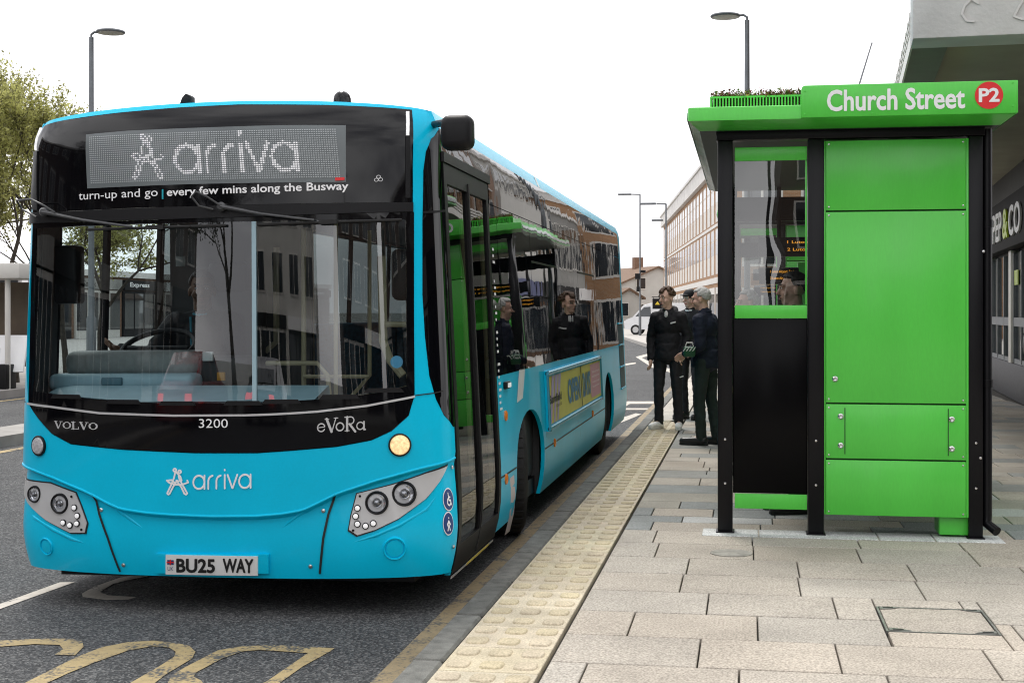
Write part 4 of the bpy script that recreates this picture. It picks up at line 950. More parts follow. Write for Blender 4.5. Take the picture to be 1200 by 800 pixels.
# median strip, far pavement on the left
def strip(name, path, d, z, m, side=-1):
    a = path; b = offset_path(path, d); mb = MB(); n = len(a)
    mb.add([(*p, -.02) for p in a] + [(*p, z) for p in a] + [(*p, z) for p in b] + [(*p, -.02) for p in b], [(k*n+i, k*n+i+1, (k+1)*n+i+1, (k+1)*n+i) for k in range(3) for i in range(n-1)] + [(0, n, 2*n, 3*n), (n-1, 2*n-1, 3*n-1, 4*n-1)])
    return tag(mb.build(name, m, smooth=False), kind='structure')
strip('traffic_island', [(-8.95, -10), (-8.95, 34)], -.75, .14, mat('island_paving', (.27, .26, .24), .85, var=.2, vscale=3))
strip('opposite_pavement', far_kerb, -30, .15, mat('opposite_paving', (.27, .255, .24), .85, var=.15, vscale=2))
mb = MB(); mb.add([(-13.7, -10, .004), (-13.55, -10, .004), (-13.55, 40, .004), (-13.7, 40, .004)], [(0, 1, 2, 3)]); mb.add([(-8.75, -10, .004), (-8.62, -10, .004), (-8.62, 34, .004), (-8.75, 34, .004)], [(0, 1, 2, 3)]); tag(mb.build('edge_line', M['yellow_line'], smooth=False), kind='structure')

# ================================================================== the green bus shelter
YS = 9.64
sh = empty('bus_shelter', (.6, YS, PAV), 'bright green bus shelter with black posts, a roof name board and a planted roof', 'bus shelter'); so = Vector(sh.location)
U = lambda u, v=400, Y=YS: at_y(u, v, Y).x
Z = lambda v, u=950, Y=YS: at_y(u, v, Y).z
def spart(name, mb, m, parent=None, bevel=.004, **k): return mb.build(name, m, parent or sh, so, bevel=bevel, **k)
ztp = Z(163)
posts = [(U(841), U(858.5)), (U(947), U(965.5)), (U(1135.5), U(1152))]
for a, b in posts:
    mb = MB(); mb.span((a, YS, PAV), (b, YS+.12, ztp)); po = spart('post', mb, M['black_metal'], bevel=.006)
    mb = MB(); mb.span((a-.012, YS-.02, PAV+.001), (b+.012, YS+.14, PAV+.014)); spart('base_plate', mb, M['black_metal'], po)
    for zz in (Z(516), Z(568)):
        mb = MB(); mb.lathe([(.008, 0), (.008, -.006), (0, -.007)], ((a+b)/2, YS-.001, zz), (0, 1, 0), 10); spart('screw', mb, M['screw'], po, bevel=0)
mb = MB(); mb.span((posts[0][0]-.01, YS-.01, ztp+.002), (posts[2][1]+.01, YS+.13, ztp+.075)); spart('head_beam', mb, M['black_metal'])
x0, x1 = posts[0][1]+.014, posts[1][0]-.006
def panel(name, xa, xb, va, vb, m, y=YS+.02, t=.02, parent=None, bevel=.003):
    mb = MB(); mb.span((xa, y, Z(va)), (xb, y+t, Z(vb))); return spart(name, mb, m, parent, bevel)
panel('top_band', x0, x1, 171, 187, M['green']); panel('waist_band', x0, x1, 357.5, 373, M['green'], YS+.012)
panel('foot_band', x0, x1, 580, 597.5, M['green'], YS+.012); panel('black_panel', x0-.012, x1+.004, 374, 579.5, M['plain_black'], YS+.03, .015)
mb = MB(); mb.add([(x0, YS+.035, Z(357.5)), (x1, YS+.035, Z(357.5)), (x1, YS+.035, Z(187)), (x0, YS+.035, Z(187))], [(0, 1, 2, 3)]); spart('window', mb, M['shelter_glass'], bevel=0)
mb = MB(); mb.span((x1-.012, YS+.015, Z(357)), (x1, YS+.05, Z(187.5))); spart('window_edge', mb, M['green'])
# green cabinet between the middle and right posts
g0, g1_ = posts[1][1]+.002, posts[2][0]-.003
mb = MB(); mb.span((g0+.006, YS+.012, Z(600)), (g1_-.006, YS+.36, Z(167))); spart('cabinet_box', mb, M['green_dark'], bevel=0)
mb = MB(); mb.span((g1_-.016, YS-.008, Z(602)), (g1_, YS+.02, Z(165.5))); mb.span((g0, YS-.004, Z(602)), (g0+.010, YS+.02, Z(165.5))); spart('cabinet_edge', mb, M['green'])
for va, vb in ((166, 247), (249, 471), (473, 536), (538, 602)):
    pn = panel('cabinet_panel', g0+.012, g1_-.018, va, vb, M['green'], YS-.010, .02)
    for xx in (g0+.03, g1_-.035):
        for v_ in (va+4, vb-4): mb = MB(); mb.lathe([(.006, 0), (.006, -.004), (0, -.005)], (xx, YS-.010, Z(v_)), (0, 1, 0), 8); spart('screw', mb, M['screw'], pn, bevel=0)
    if va == 473:
        mb = MB()
        for u in (990, 1111): mb.span((U(u)-.003, YS-.0125, Z(531)), (U(u)+.003, YS-.009, Z(477)))
        spart('hatch_joint', mb, M['green_dark'], pn, 0)
for u, v in ((978.5, 443.5), (985, 487), (985, 521), (1115, 489), (1115, 523)): mb = MB(); mb.lathe([(.019, 0), (.019, -.006), (.012, -.012), (.005, -.010), (0, -.010)], (U(u), YS-.010, Z(v)), (0, 1, 0), 16); spart('cabinet_lock', mb, M['screw'], bevel=0)
mb = MB(); a = U(1102); mb.span((a, YS+.05, PAV+.02), (g1_+.01, YS+.30, Z(600)-.005)); spart('cabinet_foot', mb, M['green'])
# downpipe beside the right post
px_ = U(1158.5); path = [(px_, YS+.06, ztp+.05), (px_, YS+.06, PAV+.16), (px_, YS+.05, PAV+.10), (px_+.05, YS-.02, PAV+.06)]
MBp = MB(); MBp.tube(path, .032, 14); MBp.tube([(px_, YS+.06, PAV+1.0), (px_, YS+.06, PAV+1.05)], .038, 14); MBp.tube([(px_, YS+.06, ztp-.6), (px_, YS+.06, ztp-.55)], .038, 14); spart('downpipe', MBp, M['black_metal'], bevel=0)
for u, v in ((1152.5, 296), (1149, 533)): mb = MB(); mb.lathe([(.009, 0), (.009, -.006), (0, -.007)], (U(u), YS-.002, Z(v)), (0, 1, 0), 10); spart('pipe_screw', mb, M['screw'], bevel=0)
M['soffit_edge'] = mat('canopy_edge_strip', (.30, .42, .34), .25, spec=.6, var=.25, vscale=3)
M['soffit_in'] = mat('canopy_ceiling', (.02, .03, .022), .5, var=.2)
# roof: fascia box, sloping soffit to the beam, slab running back along the kerb
YF, YE = 9.28, 14.6
fx0, fx1 = at_y(806, 140, YF).x, at_y(1191.5, 130, YF).x; fz0 = at_y(806, 144.5, YF).z; fz1 = at_y(806, 126, YF).z; fzr = at_y(1191, 131, YF).z; fz0 = (fz0+fzr)/2
ix0, ix1 = posts[0][0]-.12, posts[2][1]+.10; iy = YS-.06; iz = ztp+.06; bk = fx1
mb = MB()
mb.add([(fx0, YF, fz0), (fx1, YF, fz0), (fx1, YF, fz1), (fx0, YF, fz1), (fx0, YE, fz0), (fx1, YE, fz0), (fx1, YE, fz1), (fx0, YE, fz1)], [(0, 1, 2, 3), (1, 5, 6, 2), (5, 4, 7, 6), (4, 0, 3, 7), (3, 2, 6, 7)])
rf = spart('roof', mb, M['green'], bevel=.012, seg=2)
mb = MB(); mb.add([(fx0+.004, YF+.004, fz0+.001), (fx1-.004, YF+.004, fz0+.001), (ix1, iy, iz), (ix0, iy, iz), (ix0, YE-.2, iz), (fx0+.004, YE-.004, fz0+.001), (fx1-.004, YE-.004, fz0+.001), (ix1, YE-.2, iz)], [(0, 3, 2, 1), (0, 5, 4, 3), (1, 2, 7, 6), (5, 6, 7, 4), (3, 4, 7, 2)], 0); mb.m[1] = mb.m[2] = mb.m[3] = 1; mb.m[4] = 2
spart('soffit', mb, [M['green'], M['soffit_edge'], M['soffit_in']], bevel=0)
mb = MB(); mb.span((fx0-.003, YF+.1, fz0+.02), (fx0-.012, YE-.05, fz1-.02)); spart('edge_trim', mb, mat('edge_trim_aluminium', (.55, .60, .58), .2, metal=.8, bump=.002, bscale=3), rf)
# name board
sb0 = at_y(939, 104, YF-.02).x; zb0 = at_y(939, 138, YF-.02).z; zb1 = (at_y(941, 102, YF-.02).z + at_y(1191, 92.5, YF-.02).z)/2
mb = MB(); c_ = .025; pts = [(sb0, zb0), (fx1+.004, zb0), (fx1+.004, zb1), (sb0+c_, zb1)] + [(sb0+c_-c_*math.sin(R(a)), zb1-c_+c_*math.cos(R(a))) for a in (30, 60, 90)]
mb.prism([(x, YF-.022, z) for x, z in pts], (0, .022+.04, 0)); nb = spart('name_board', mb, M['green'], bevel=.003)
mb = MB(); mb.span((sb0, YF+.045, fz1), (fx1, YF+.09, zb1-.02)); spart('board_back', mb, M['green_dark'], nb, 0)
def plane_text(txt, u0, u1, vb_, vt_, y, m, parent, name, bold=0.0, o=so, both=True):
    V, F = text2d(txt, bold); V = fit(V, 1, 1); a, b = at_y(u0, vb_, y), at_y(u1, vb_, y); zt = at_y(u0, vt_, y).z
    mb = MB(); sheet(mb, V, F, lambda x, yy, h: Vector((a.x+(b.x-a.x)*x, y+h*-1, a.z+(zt-a.z)*yy)), 0); return mb.build(name, m, parent, o, smooth=False)
plane_text('Church Street', 969, 1131, 131, 105.5, YF-.025, M['white'], nb, 'lettering', .024)
pc = at_y(1159, 111.8, YF-.025); mb = MB(); mb.lathe([(.086, 0), (.086, -.002), (0, -.002)], (pc.x, YF-.0235, pc.z), (0, 1, 0), 40); rd = spart('stop_disc', mb, M['red'], nb, 0)
plane_text('P2', 1147, 1171.5, 120, 103.5, YF-.0275, M['white'], rd, 'lettering', .03)
for u, v in ((943, 107), (943, 134), (1022, 133), (1101, 130), (1187, 97), (1187, 124)): q = at_y(u, v, YF-.022); mb = MB(); mb.lathe([(.006, 0), (.006, -.003), (0, -.004)], (q.x, YF-.022, q.z), (0, 1, 0), 8); spart('screw', mb, M['green'], nb, 0)
# planted roof tray
tr0, tz = at_y(832, 123, YF+.25).x, at_y(832, 113.5, YF+.25).z; mb = MB(); n = 46
xe = sb0+.35
mb.span((tr0, YF+.25, fz1), (xe, YF+.265, fz1+.018)); mb.span((tr0, YF+.25, tz-.012), (xe, YF+.265, tz)); mb.span((tr0, YF+.265, fz1), (tr0+.015, YE-.3, tz))
for i in range(n): x = tr0+(xe-tr0)*i/n; mb.span((x, YF+.251, fz1+.018), (x+.009, YF+.264, tz-.012))
spart('planter_tray', mb, M['green'], rf, 0)
mb = MB(); mb.span((tr0+.02, YF+.27, fz1+.002), (fx1-.1, YE-.3, tz-.02)); spart('planting_soil', mb, mat('roof_soil', (.05, .035, .025), .95, var=.4, vscale=30), rf, 0)
mb = MB()
for i in range(7000):
    x = tr0+.02+(fx1-.15-tr0)*rnd.random(); y = YF+.27+(rnd.random()**3)*6.0; h = .015+.05*rnd.random()**2; b = (x, y, tz-.02); a = rnd.uniform(0, 6.28)
    t = (x+rnd.uniform(-.02, .02), y+rnd.uniform(-.02, .02), tz-.015+h); w = .0045
    mi = rnd.choice((0, 0, 1, 1, 2))
    mb.add([(b[0]-w*math.cos(a), b[1]-w*math.sin(a), b[2]), (b[0]+w*math.cos(a), b[1]+w*math.sin(a), b[2]), t], [(0, 1, 2)], mi)
    for k in range(3):
        q = Vector(b).lerp(Vector(t), .5+.25*k); s = .008+.009*rnd.random(); mb.add([q+Vector((rnd.uniform(-s, s), rnd.uniform(-s, s), rnd.uniform(-s, s))) for _ in range(3)], [(0, 1, 2)], mi)
pl = spart('sedum_plants', mb, [mat('sedum_green', (.10, .14, .03), .7), mat('sedum_red', (.16, .035, .03), .7), mat('sedum_yellow', (.30, .26, .04), .7)], None, 0, smooth=False); pl['kind'] = 'stuff'
# back of the shelter: posts, glass, bench, far screen, hanging displays
xb = posts[2][0]-.02
for yy in (12.0, 14.2):
    mb = MB(); mb.span((xb, yy, PAV), (xb+.10, yy+.12, iz)); spart('post', mb, M['black_metal'], bevel=.006)
mb = MB(); mb.span((posts[0][0], 14.22, PAV), (posts[0][1], 14.34, iz)); spart('post', mb, M['black_metal'], bevel=.006)
for ya, yb in ((YS+.42, 11.98), (12.14, 14.18)):
    if ya < 12:
        mb = MB(); mb.span((xb+.03, ya, .745), (xb+.06, yb, 1.62)); mb.span((xb+.03, ya, 1.63), (xb+.06, yb, 2.555)); spart('back_panel', mb, M['green'])
    else: mb = MB(); mb.add([(xb+.05, ya, .75), (xb+.05, yb, .75), (xb+.05, yb, 2.55), (xb+.05, ya, 2.55)], [(0, 1, 2, 3)]); spart('back_glass', mb, M['shelter_glass'], bevel=0)
    mb = MB(); mb.span((xb+.03, ya, .30), (xb+.07, yb, .74)); mb.span((xb+.03, ya, 2.56), (xb+.07, yb, 2.70)); spart('back_rail', mb, M['green'])
mb = MB(); mb.span((.50, 14.24, .3), (xb, 14.30, 2.15)); spart('far_panel', mb, M['green'])
mb = MB(); mb.span((posts[0][0]+.1, 14.26, 2.56), (xb, 14.32, 2.80)); spart('far_beam', mb, M['black_metal'])
mb = MB(); mb.span((.95, 10.9, PAV+.44), (1.30, 13.8, PAV+.48)); 
for yy in (11.3, 13.4): mb.span((1.08, yy, PAV), (1.16, yy+.06, PAV+.44))
spart('bench', mb, M['black_metal'], bevel=.008)
for (yy, xa, xb_, zc, h) in ((12.6, .10, 1.0, at_y(930, 289, 12.6).z, .17), (13.9, .12, .50, at_y(905, 323, 13.9).z, .16)):
    mb = MB(); mb.span((xa, yy, zc-h/2), (xb_, yy+.10, zc+h/2)); mb.span(((xa+xb_)/2-.02, yy+.03, zc+h/2), ((xa+xb_)/2+.02, yy+.07, iz)); ds = spart('departure_display', mb, M['black_plastic'], bevel=.01)
    for k, t in enumerate(('1 Luton Airport  2 min', '2 Luton Airport  9 min')):
        V, F = text2d(t, .01); V = fit(V, (xb_-xa)*.62, .034); mb = MB(); sheet(mb, V, F, lambda x, y, h_: Vector((xa+.28*(xb_-xa)+x, yy-.003, zc+.02-.065*k+y))); spart('led_lettering', mb, M['led_amber'], ds, 0, smooth=False)

sh2 = copy_tree(sh); sh2.location.y += 9.4
sh2['label'] = 'second green bus shelter hidden behind the first, mirrored in the bus side'
sh['group'] = sh2['group'] = 'green shelters along the kerb'
# ================================================================== the town around
def brick(name, c1, c2, mortar, scale=1.0, rot=None):
    m = mat(name, c1, .88); nt = m.node_tree; N = nt.nodes; L = nt.links; b = N['Principled BSDF']
    co = N.new('ShaderNodeTexCoord'); sp = N.new('ShaderNodeSeparateXYZ'); ad = N.new('ShaderNodeMath'); cb = N.new('ShaderNodeCombineXYZ')
    L.new(co.outputs['Object'], sp.inputs[0]); L.new(sp.outputs[0], ad.inputs[0]); L.new(sp.outputs[1], ad.inputs[1]); L.new(ad.outputs[0], cb.inputs[0]); L.new(sp.outputs[2], cb.inputs[1])
    t = N.new('ShaderNodeTexBrick'); L.new(cb.outputs[0], t.inputs[0]); t.inputs['Color1'].default_value = (*c1, 1); t.inputs['Color2'].default_value = (*c2, 1); t.inputs['Mortar'].default_value = (*mortar, 1)
    t.inputs['Scale'].default_value = 1; t.inputs['Brick Width'].default_value = .225*scale; t.inputs['Row Height'].default_value = .075*scale; t.inputs['Mortar Size'].default_value = .008*scale
    n = N.new('ShaderNodeTexNoise'); n.inputs['Scale'].default_value = .8; n.inputs['Detail'].default_value = 6; L.new(co.outputs['Object'], n.inputs[0])
    r = N.new('ShaderNodeMapRange'); r.inputs[3].default_value = .65; r.inputs[4].default_value = 1.35; L.new(n.outputs[0], r.inputs[0])
    mx = N.new('ShaderNodeMix'); mx.data_type = 'RGBA'; mx.blend_type = 'MULTIPLY'; mx.inputs[0].default_value = 1; L.new(t.outputs[0], mx.inputs[6]); L.new(r.outputs[0], mx.inputs[7]); L.new(mx.outputs[2], b.inputs['Base Color'])
    return m
M['brick_orange'] = brick('orange_brick', (.36, .19, .09), (.29, .15, .07), (.34, .27, .2))
M['brick_brown'] = brick('brown_brick', (.20, .10, .055), (.15, .07, .04), (.22, .18, .14))
M['brick_dark'] = brick('dark_brick', (.07, .045, .035), (.05, .032, .025), (.08, .07, .06))
M['render_white'] = mat('white_render', (.50, .49, .46), .85, var=.08, vscale=.8)
M['stone_grey'] = mat('grey_stone', (.24, .235, .22), .85, var=.25, vscale=1.4)
M['trim_white'] = mat('white_frame_paint', (.60, .58, .54), .5, var=.06, vscale=2)
M['pane'] = mat('window_pane', (.02, .025, .03), .03, spec=.8, var=.3, vscale=.7)
M['tile_roof'] = mat('brown_roof_tile', (.16, .10, .065), .85, var=.3, vscale=6)
M['slate'] = mat('slate_roof', (.10, .105, .115), .8, var=.25, vscale=5)
M['shop_black'] = mat('shop_sign_black', (.008, .008, .009), .7, var=.2, spec=.2)
M['steel_grey'] = mat('galvanised_grey', (.16, .17, .18), .5, metal=.5, var=.15, vscale=4)
M['dark_green_board'] = mat('dark_green_board', (.03, .09, .04), .5, var=.2)
M['granite_dado'] = mat('granite_dado', (.045, .045, .05), .6, var=.3, vscale=20)
M['soffit'] = mat('canopy_soffit', (.30, .285, .22), .8, var=.12, vscale=1.2)

# ---- covered shop building on the right
ab = empty('shop_building', (1.47, 13.05, PAV), 'concrete-canopied shop building beside the pavement, with a black sign over dark windows', 'building', rz=-math.atan(.067))
def lpart(name, mb, m, parent=None, bevel=0.0, **k): return mb.build(name, m, parent or ab, None, bevel=bevel, **k)
zb = at_y(1063, 46, 13.05).z-PAV; H2 = zb
mb = MB(); mb.span((0, 0, zb), (7, .5, zb+1.9)); bl = lpart('canopy_beam', mb, M['concrete'], bevel=.012)
# scars of removed letters on the beam
def scar(pts, w): 
    V, F = tri2d(stroke_loops([pts], w), None, union=True); mb = MB(); sheet(mb, V, F, lambda x, y, h: Vector((x, -.007-h-.007, zb+y)), .007); return lpart('letter_scar', mb, M['concrete'], bl)
scar([(.56, .29), (.50, .33), (.44, .27), (.42, .20), (.46, .14), (.52, .13)], .02); scar([(.96, .34), (.90, .24), (.86, .16), (.93, .13), (1.0, .15)], .02)
LB = 36.0
mb = MB(); mb.span((.10, .5, zb+.10), (6.5, LB, zb+.16)); lpart('soffit', mb, M['soffit'])
mb = MB(); mb.span((.02, .52, zb+.02), (.34, LB, zb+.06)); lpart('soffit_edge', mb, M['dark_green_board'])
mb = MB(); mb.span((0, .52, zb+.0), (.018, LB, zb+.14)); lpart('side_fascia', mb, M['trim_white'])
mb = MB(); mb.span((.05, .52, zb+.14), (.06, LB, zb+.36)); lpart('side_fascia', mb, M['shop_black'])
mb = MB()
for z in (.17, .24, .31): mb.span((.0, .52, zb+z), (.05, LB, zb+z+.035))
for i in range(70): mb.span((-.004, .6+i*.5, zb+.14), (.05, .64+i*.5, zb+.36))
lpart('fascia_rail', mb, M['trim_white'])
mb = MB(); mb.span((1.25, .52, zb+.17), (7, LB, 9.0)); lpart('upper_wall', mb, M['brick_brown'])
for fl, (z0, z1) in enumerate(((5.15, 6.4), (7.3, 8.4))):
    for i in range(11):
        y = 1.4+i*3.1; mb = MB(); mb.span((1.22, y, z0), (1.26, y+2.5, z1)); w = lpart('window', mb, M['trim_white'])
        mb = MB(); 
        for k in range(3): mb.span((1.205, y+.06+k*.82, z0+.07), (1.215, y+.06+k*.82+.74, z1-.07))
        lpart('pane', mb, M['pane'], w)
XS = 2.17
mb = MB(); mb.span((XS+.02, .6, 0), (XS+.25, LB, .62)); lpart('dado', mb, M['granite_dado'], bevel=.01)
mb = MB(); mb.span((XS+.15, .6, .62), (XS+.2, LB, zb+.1)); lpart('back_wall', mb, M['interior'])
for i in range(9):
    y = 1.2+i*3.7
    mb = MB(); mb.span((XS+.0, y, .62), (XS+.12, y+.34, 2.55)); lpart('pillar', mb, M['trim_white'], bevel=.01)
    mb = MB(); mb.span((XS+.08, y+.34, .64), (XS+.10, y+3.7, 2.5)); w = lpart('window', mb, M['pane'])
    mb = MB(); 
    for q in (.34, 1.45, 2.55, 3.62): mb.span((XS+.04, y+q, .64), (XS+.09, y+q+.08, 2.5))
    mb.span((XS+.04, y+.34, 1.25), (XS+.09, y+3.7, 1.40)); mb.span((XS+.05, y+.34, .62), (XS+.09, y+3.7, .70)); lpart('frame', mb, M['steel_grey'], w)
mb = MB(); mb.span((XS-.12, .6, 2.56), (XS+.12, LB, 3.42)); sg_ = lpart('sign_board', mb, M['shop_black'], bevel=.015)
def wall_text(txt, y_far, y_near, z0, z1, m, bold):
    V, F = text2d(txt, bold); V = fit(V, 1, 1); mb = MB(); sheet(mb, V, F, lambda x, yy, h: Vector((XS-.16-h, y_far+(y_near-y_far)*x, z0+(z1-z0)*yy)), .03)
    return lpart('sign_lettering', mb, m, sg_, smooth=False)
def yof(u):  # where the picture column meets the sign plane, in the building's frame
    Mi = ab.matrix_basis.inverted(); o = Mi @ CAM; d = (Mi.to_3x3() @ ray(u, 300)); return (o + d*((XS-.16-o.x)/d.x)).y
wall_text('PEP', yof(1163), yof(1173.5), 2.72, 3.22, mat('sign_letter_white', (.62, .62, .62), .4), .02); wall_text('&', yof(1174.5), yof(1180), 2.72, 3.22, mat('sign_letter_lime', (.45, .6, .03), .4), .02); wall_text('CO', yof(1181.5), yof(1195), 2.72, 3.22, bpy.data.materials['sign_letter_white'], .02)
mb = MB(); mb.span((XS+.05, yof(1183), 1.15), (XS+.07, yof(1190), 1.33)); mb.ball((XS+.02, yof(1187), .98), (.03, .14, .17)); lpart('window_sticker', mb, M['black_ink'])
mb = MB(); mb.span((XS+.05, yof(1173), 1.95), (XS+.07, yof(1177), 2.2)); lpart('window_poster', mb, mat('poster_lime', (.4, .5, .1), .5))

# ---- long brick office block with white window strips, where the street bends
P0, P1 = Vector((-1.25, 80.5, 0)), Vector((-8.15, 140.8, 0)); dv = (P1-P0); LBk = dv.length; ang = math.atan2(dv.y, dv.x)
ob_ = empty('office_block', P0, 'long orange-brick office block with white window strips and a pale parapet, beyond the waiting people', 'building', rz=ang)
def opart(name, mb, m, parent=None): return mb.build(name, m, parent or ob_, None)
# local x runs along the facade away from us, local y = away from the street is -y
mb = MB(); mb.span((0, -14, 0), (LBk, 0, 10.0)); opart('wall', mb, M['brick_orange'])
mb = MB(); mb.span((-.2, -14, 10.0), (LBk+.2, .30, 11.0)); mb.span((-.3, -14, 11.0), (LBk+.3, .4, 11.15)); opart('parapet', mb, M['concrete'])
nb_ = 21
for fl, (z0, z1) in enumerate(((3.9, 6.6), (7.0, 9.7))):
    for i in range(nb_):
        x = .5+i*(LBk-1)/nb_; w_ = (LBk-1)/nb_*.60
        mb = MB(); mb.span((x, -.05, z0), (x+w_, .012, z1)); wn = opart('window', mb, M['trim_white'])
        mb = MB(); 
        for k in range(2):
            mb.span((x+.06+k*w_/2, -.02, z0+1.15), (x+w_/2-.05+k*w_/2, .018, z1-.75)); mb.span((x+.06+k*w_/2, -.02, z1-.65), (x+w_/2-.05+k*w_/2, .018, z1-.1))
        opart('pane', mb, M['pane_pale'] if 'pane_pale' in M else M.setdefault('pane_pale', mat('pale_sky_pane', (.30, .33, .36), .08, var=.3, vscale=.4)), wn)
mb = MB(); mb.span((0, 0, 3.35), (LBk, .05, 3.7)); mb.span((0, 0, 6.72), (LBk, .03, 6.9)); opart('string_course', mb, M['trim_white'])
for i in range(14):
    x = .8+i*(LBk-1)/14; mb = MB(); mb.span((x, .0, .3), (x+(LBk-1)/14*.8, .08, 3.1)); wn = opart('shop_window', mb, M['trim_white'])
    mb = MB(); mb.span((x+.2, .06, .6), (x+(LBk-1)/14*.8-.2, .10, 2.7)); opart('pane', mb, M['pane'], wn)

for f_, (z0, z1) in enumerate(((.4, 3.0), (4.2, 6.4), (7.2, 9.4))):
    for i in range(4):
        mb = MB(); mb.span((-.03, -13.2+i*3.3, z0), (.02, -13.2+i*3.3+2.3, z1)); wn = opart('end_window', mb, M['trim_white'])
        mb = MB(); mb.span((-.045, -13.05+i*3.3, z0+.15), (-.02, -13.05+i*3.3+.95, z1-.15)); mb.span((-.045, -11.95+i*3.3, z0+.15), (-.02, -11.95+i*3.3+.9, z1-.15)); opart('pane', mb, M['pane'], wn)
# ---- houses at the end of the street
def gable_house(x, y, w, dpt, eave, ridge, rz, wallm, roofm, label, cat='house', chim=True, windows=4):
    h = empty('gabled_house', (x, y, 0), label, cat, rz=rz)
    mb = MB(); mb.add([(-w/2, 0, 0), (w/2, 0, 0), (w/2, 0, eave), (0, 0, ridge), (-w/2, 0, eave), (-w/2, dpt, 0), (w/2, dpt, 0), (w/2, dpt, eave), (0, dpt, ridge), (-w/2, dpt, eave)], [(0, 1, 2, 3, 4), (5, 9, 8, 7, 6), (0, 4, 9, 5), (1, 6, 7, 2)]); mb.build('wall', wallm, h)
    mb = MB()
    for sg in (-1, 1): mb.prism([(sg*(w/2+.3), -.3, eave-.25), (0, -.3, ridge+.02), (0, -.3, ridge+.22), (sg*(w/2+.3), -.3, eave-.05)], (0, dpt+.6, 0))
    r = mb.build('roof', roofm, h)
    if chim: mb = MB(); mb.span((-.5, dpt*.5, ridge-.6), (.5, dpt*.5+.7, ridge+1.3)); mb.build('chimney', M['brick_brown'], r)
    for i in range(windows):
        cx, cz = -w*.22+w*.44*(i % 2), 1.2+2.8*(i//2); mb = MB(); mb.span((cx-.6, -.06, cz), (cx+.6, .02, cz+1.3)); wn = mb.build('window', M['trim_white'], h)
        mb = MB(); mb.span((cx-.5, -.08, cz+.1), (cx+.5, -.055, cz+1.2)); mb.build('pane', M['pane'], wn)
    return h
q = at_d(771, 365, 150); gable_house(q.x, q.y, 9, 10, 4.6, 6.3, R(28), M['render_white'], M['tile_roof'], 'white rendered gabled house with a brown tiled roof behind the parked van')
q = at_d(742, 365, 170); gable_house(q.x, q.y, 6.5, 9, 5.4, 6.6, R(60), M['stone_grey'], M['slate'], 'grey stone slate-roofed house, farthest down the street')
q = at_d(752, 365, 128); mbh = gable_house(q.x-1.2, q.y, 2.6, 5, 3.0, 3.6, R(30), M['render_white'], M['tile_roof'], 'small low white shop at the far end of the street, left of the van', chim=False, windows=1)

# ---- generic street building across the road and behind the camera
def street_block(x, y, rz, Lx, dp, h, floors, bays, wallm, label, sign, signm, signtxt, name='street_building'):
    b = empty(name, (x, y, .15), label, 'building', rz=rz)   # facade faces local -y
    mb = MB(); mb.span((0, 0, 0), (Lx, dp, h)); mb.build('wall', wallm, b)
    mb = MB(); mb.span((-.15, -.2, h), (Lx+.15, dp, h+.35)); mb.build('parapet', M['concrete'], b)
    fh = (h-3.6)/max(1, floors)
    for f in range(floors):
        for i in range(bays):
            cx = Lx*(i+.5)/bays; z0 = 3.6+fh*f+.7; ww = Lx/bays*.30
            mb = MB(); mb.span((cx-ww, -.05, z0), (cx+ww, .03, z0+fh*.58)); wn = mb.build('window', M['trim_white'], b)
            mb = MB(); mb.span((cx-ww+.08, -.07, z0+.08), (cx-.04, -.045, z0+fh*.58-.08)); mb.span((cx+.04, -.07, z0+.08), (cx+ww-.08, -.045, z0+fh*.58-.08)); mb.build('pane', M['pane'], wn)
    ns = max(1, int(Lx/6))
    for i in range(ns):
        x0 = Lx*i/ns+.25; x1 = Lx*(i+1)/ns-.25
        mb = MB(); mb.span((x0, -.12, 0), (x1, .02, 2.75)); s = mb.build('shop_front', M['trim_white'] if i % 2 else M['shop_black'], b)
        mb = MB(); k = 4; 
        for j in range(k): mb.span((x0+.12+(x1-x0)*j/k, -.15, .45), (x0-.05+(x1-x0)*(j+1)/k, -.11, 2.6))
        mb.build('pane', M['pane'], s)
        mb = MB(); mb.span((x0-.05, -.25, 2.8), (x1+.05, .02, 3.4)); sb = mb.build('shop_sign', signm[i % len(signm)], b)
        if signtxt:
            V, F = text2d(signtxt[i % len(signtxt)], .02); V = fit(V, (x1-x0)*.5, .36); mb = MB(); sheet(mb, V, F, lambda xx, yy, hh: Vector((x0+.6+xx, -.262, 2.92+yy))); mb.build('sign_lettering', M['white'] if i % len(signm) == 0 else M['black_ink'], sb, smooth=False)
    return b
blue_s = mat('shop_sign_blue', (.02, .04, .16), .4); white_s = mat('shop_sign_white', (.75, .75, .75), .4)
q = at_d(-60, 365, 40); 
street_block(-37, 6, R(90), 116, 9, 3.55, 0, 12, M['brick_brown'], 'low brown-brick shop row far across the road, half hidden behind the bus', None, [M['shop_black'], white_s, M['stone_grey']], ['Express', 'Cafe', 'Snack Bar'])
street_block(-4.5, -46, R(180), 12.5, 10, 10, 2, 4, M['render_white'], 'white-rendered street building with shops, farthest behind the photographer', None, [white_s, M['shop_black']], None)
street_block(-20.5, -32, R(90), 46, 10, 8.5, 2, 14, M['brick_dark'], 'unseen dark brick terrace with shops across the road, added to darken the windscreen reflections', None, [M['shop_black'], M['stone_grey']], None)  # unseen dark block, put in to keep bright sky out of the windscreen
street_block(5.2, 64, R(-90), 13.5, 9, 9.0, 2, 6, M['render_white'], 'white-rendered street building between the covered shops and the office block', None, [M['shop_black'], blue_s], None)
street_block(5.4, 79, R(-90), 14.5, 9, 7.5, 1, 6, M['stone_grey'], 'grey stone street building next to the brick office block', None, [white_s, M['shop_black']], None)
street_block(13.6, -40, R(180), 12.2, 10, 9, 2, 4, M['brick_dark'], 'dark brick street building with shops across the end of the road, behind the photographer', None, [white_s, M['shop_black']], None)

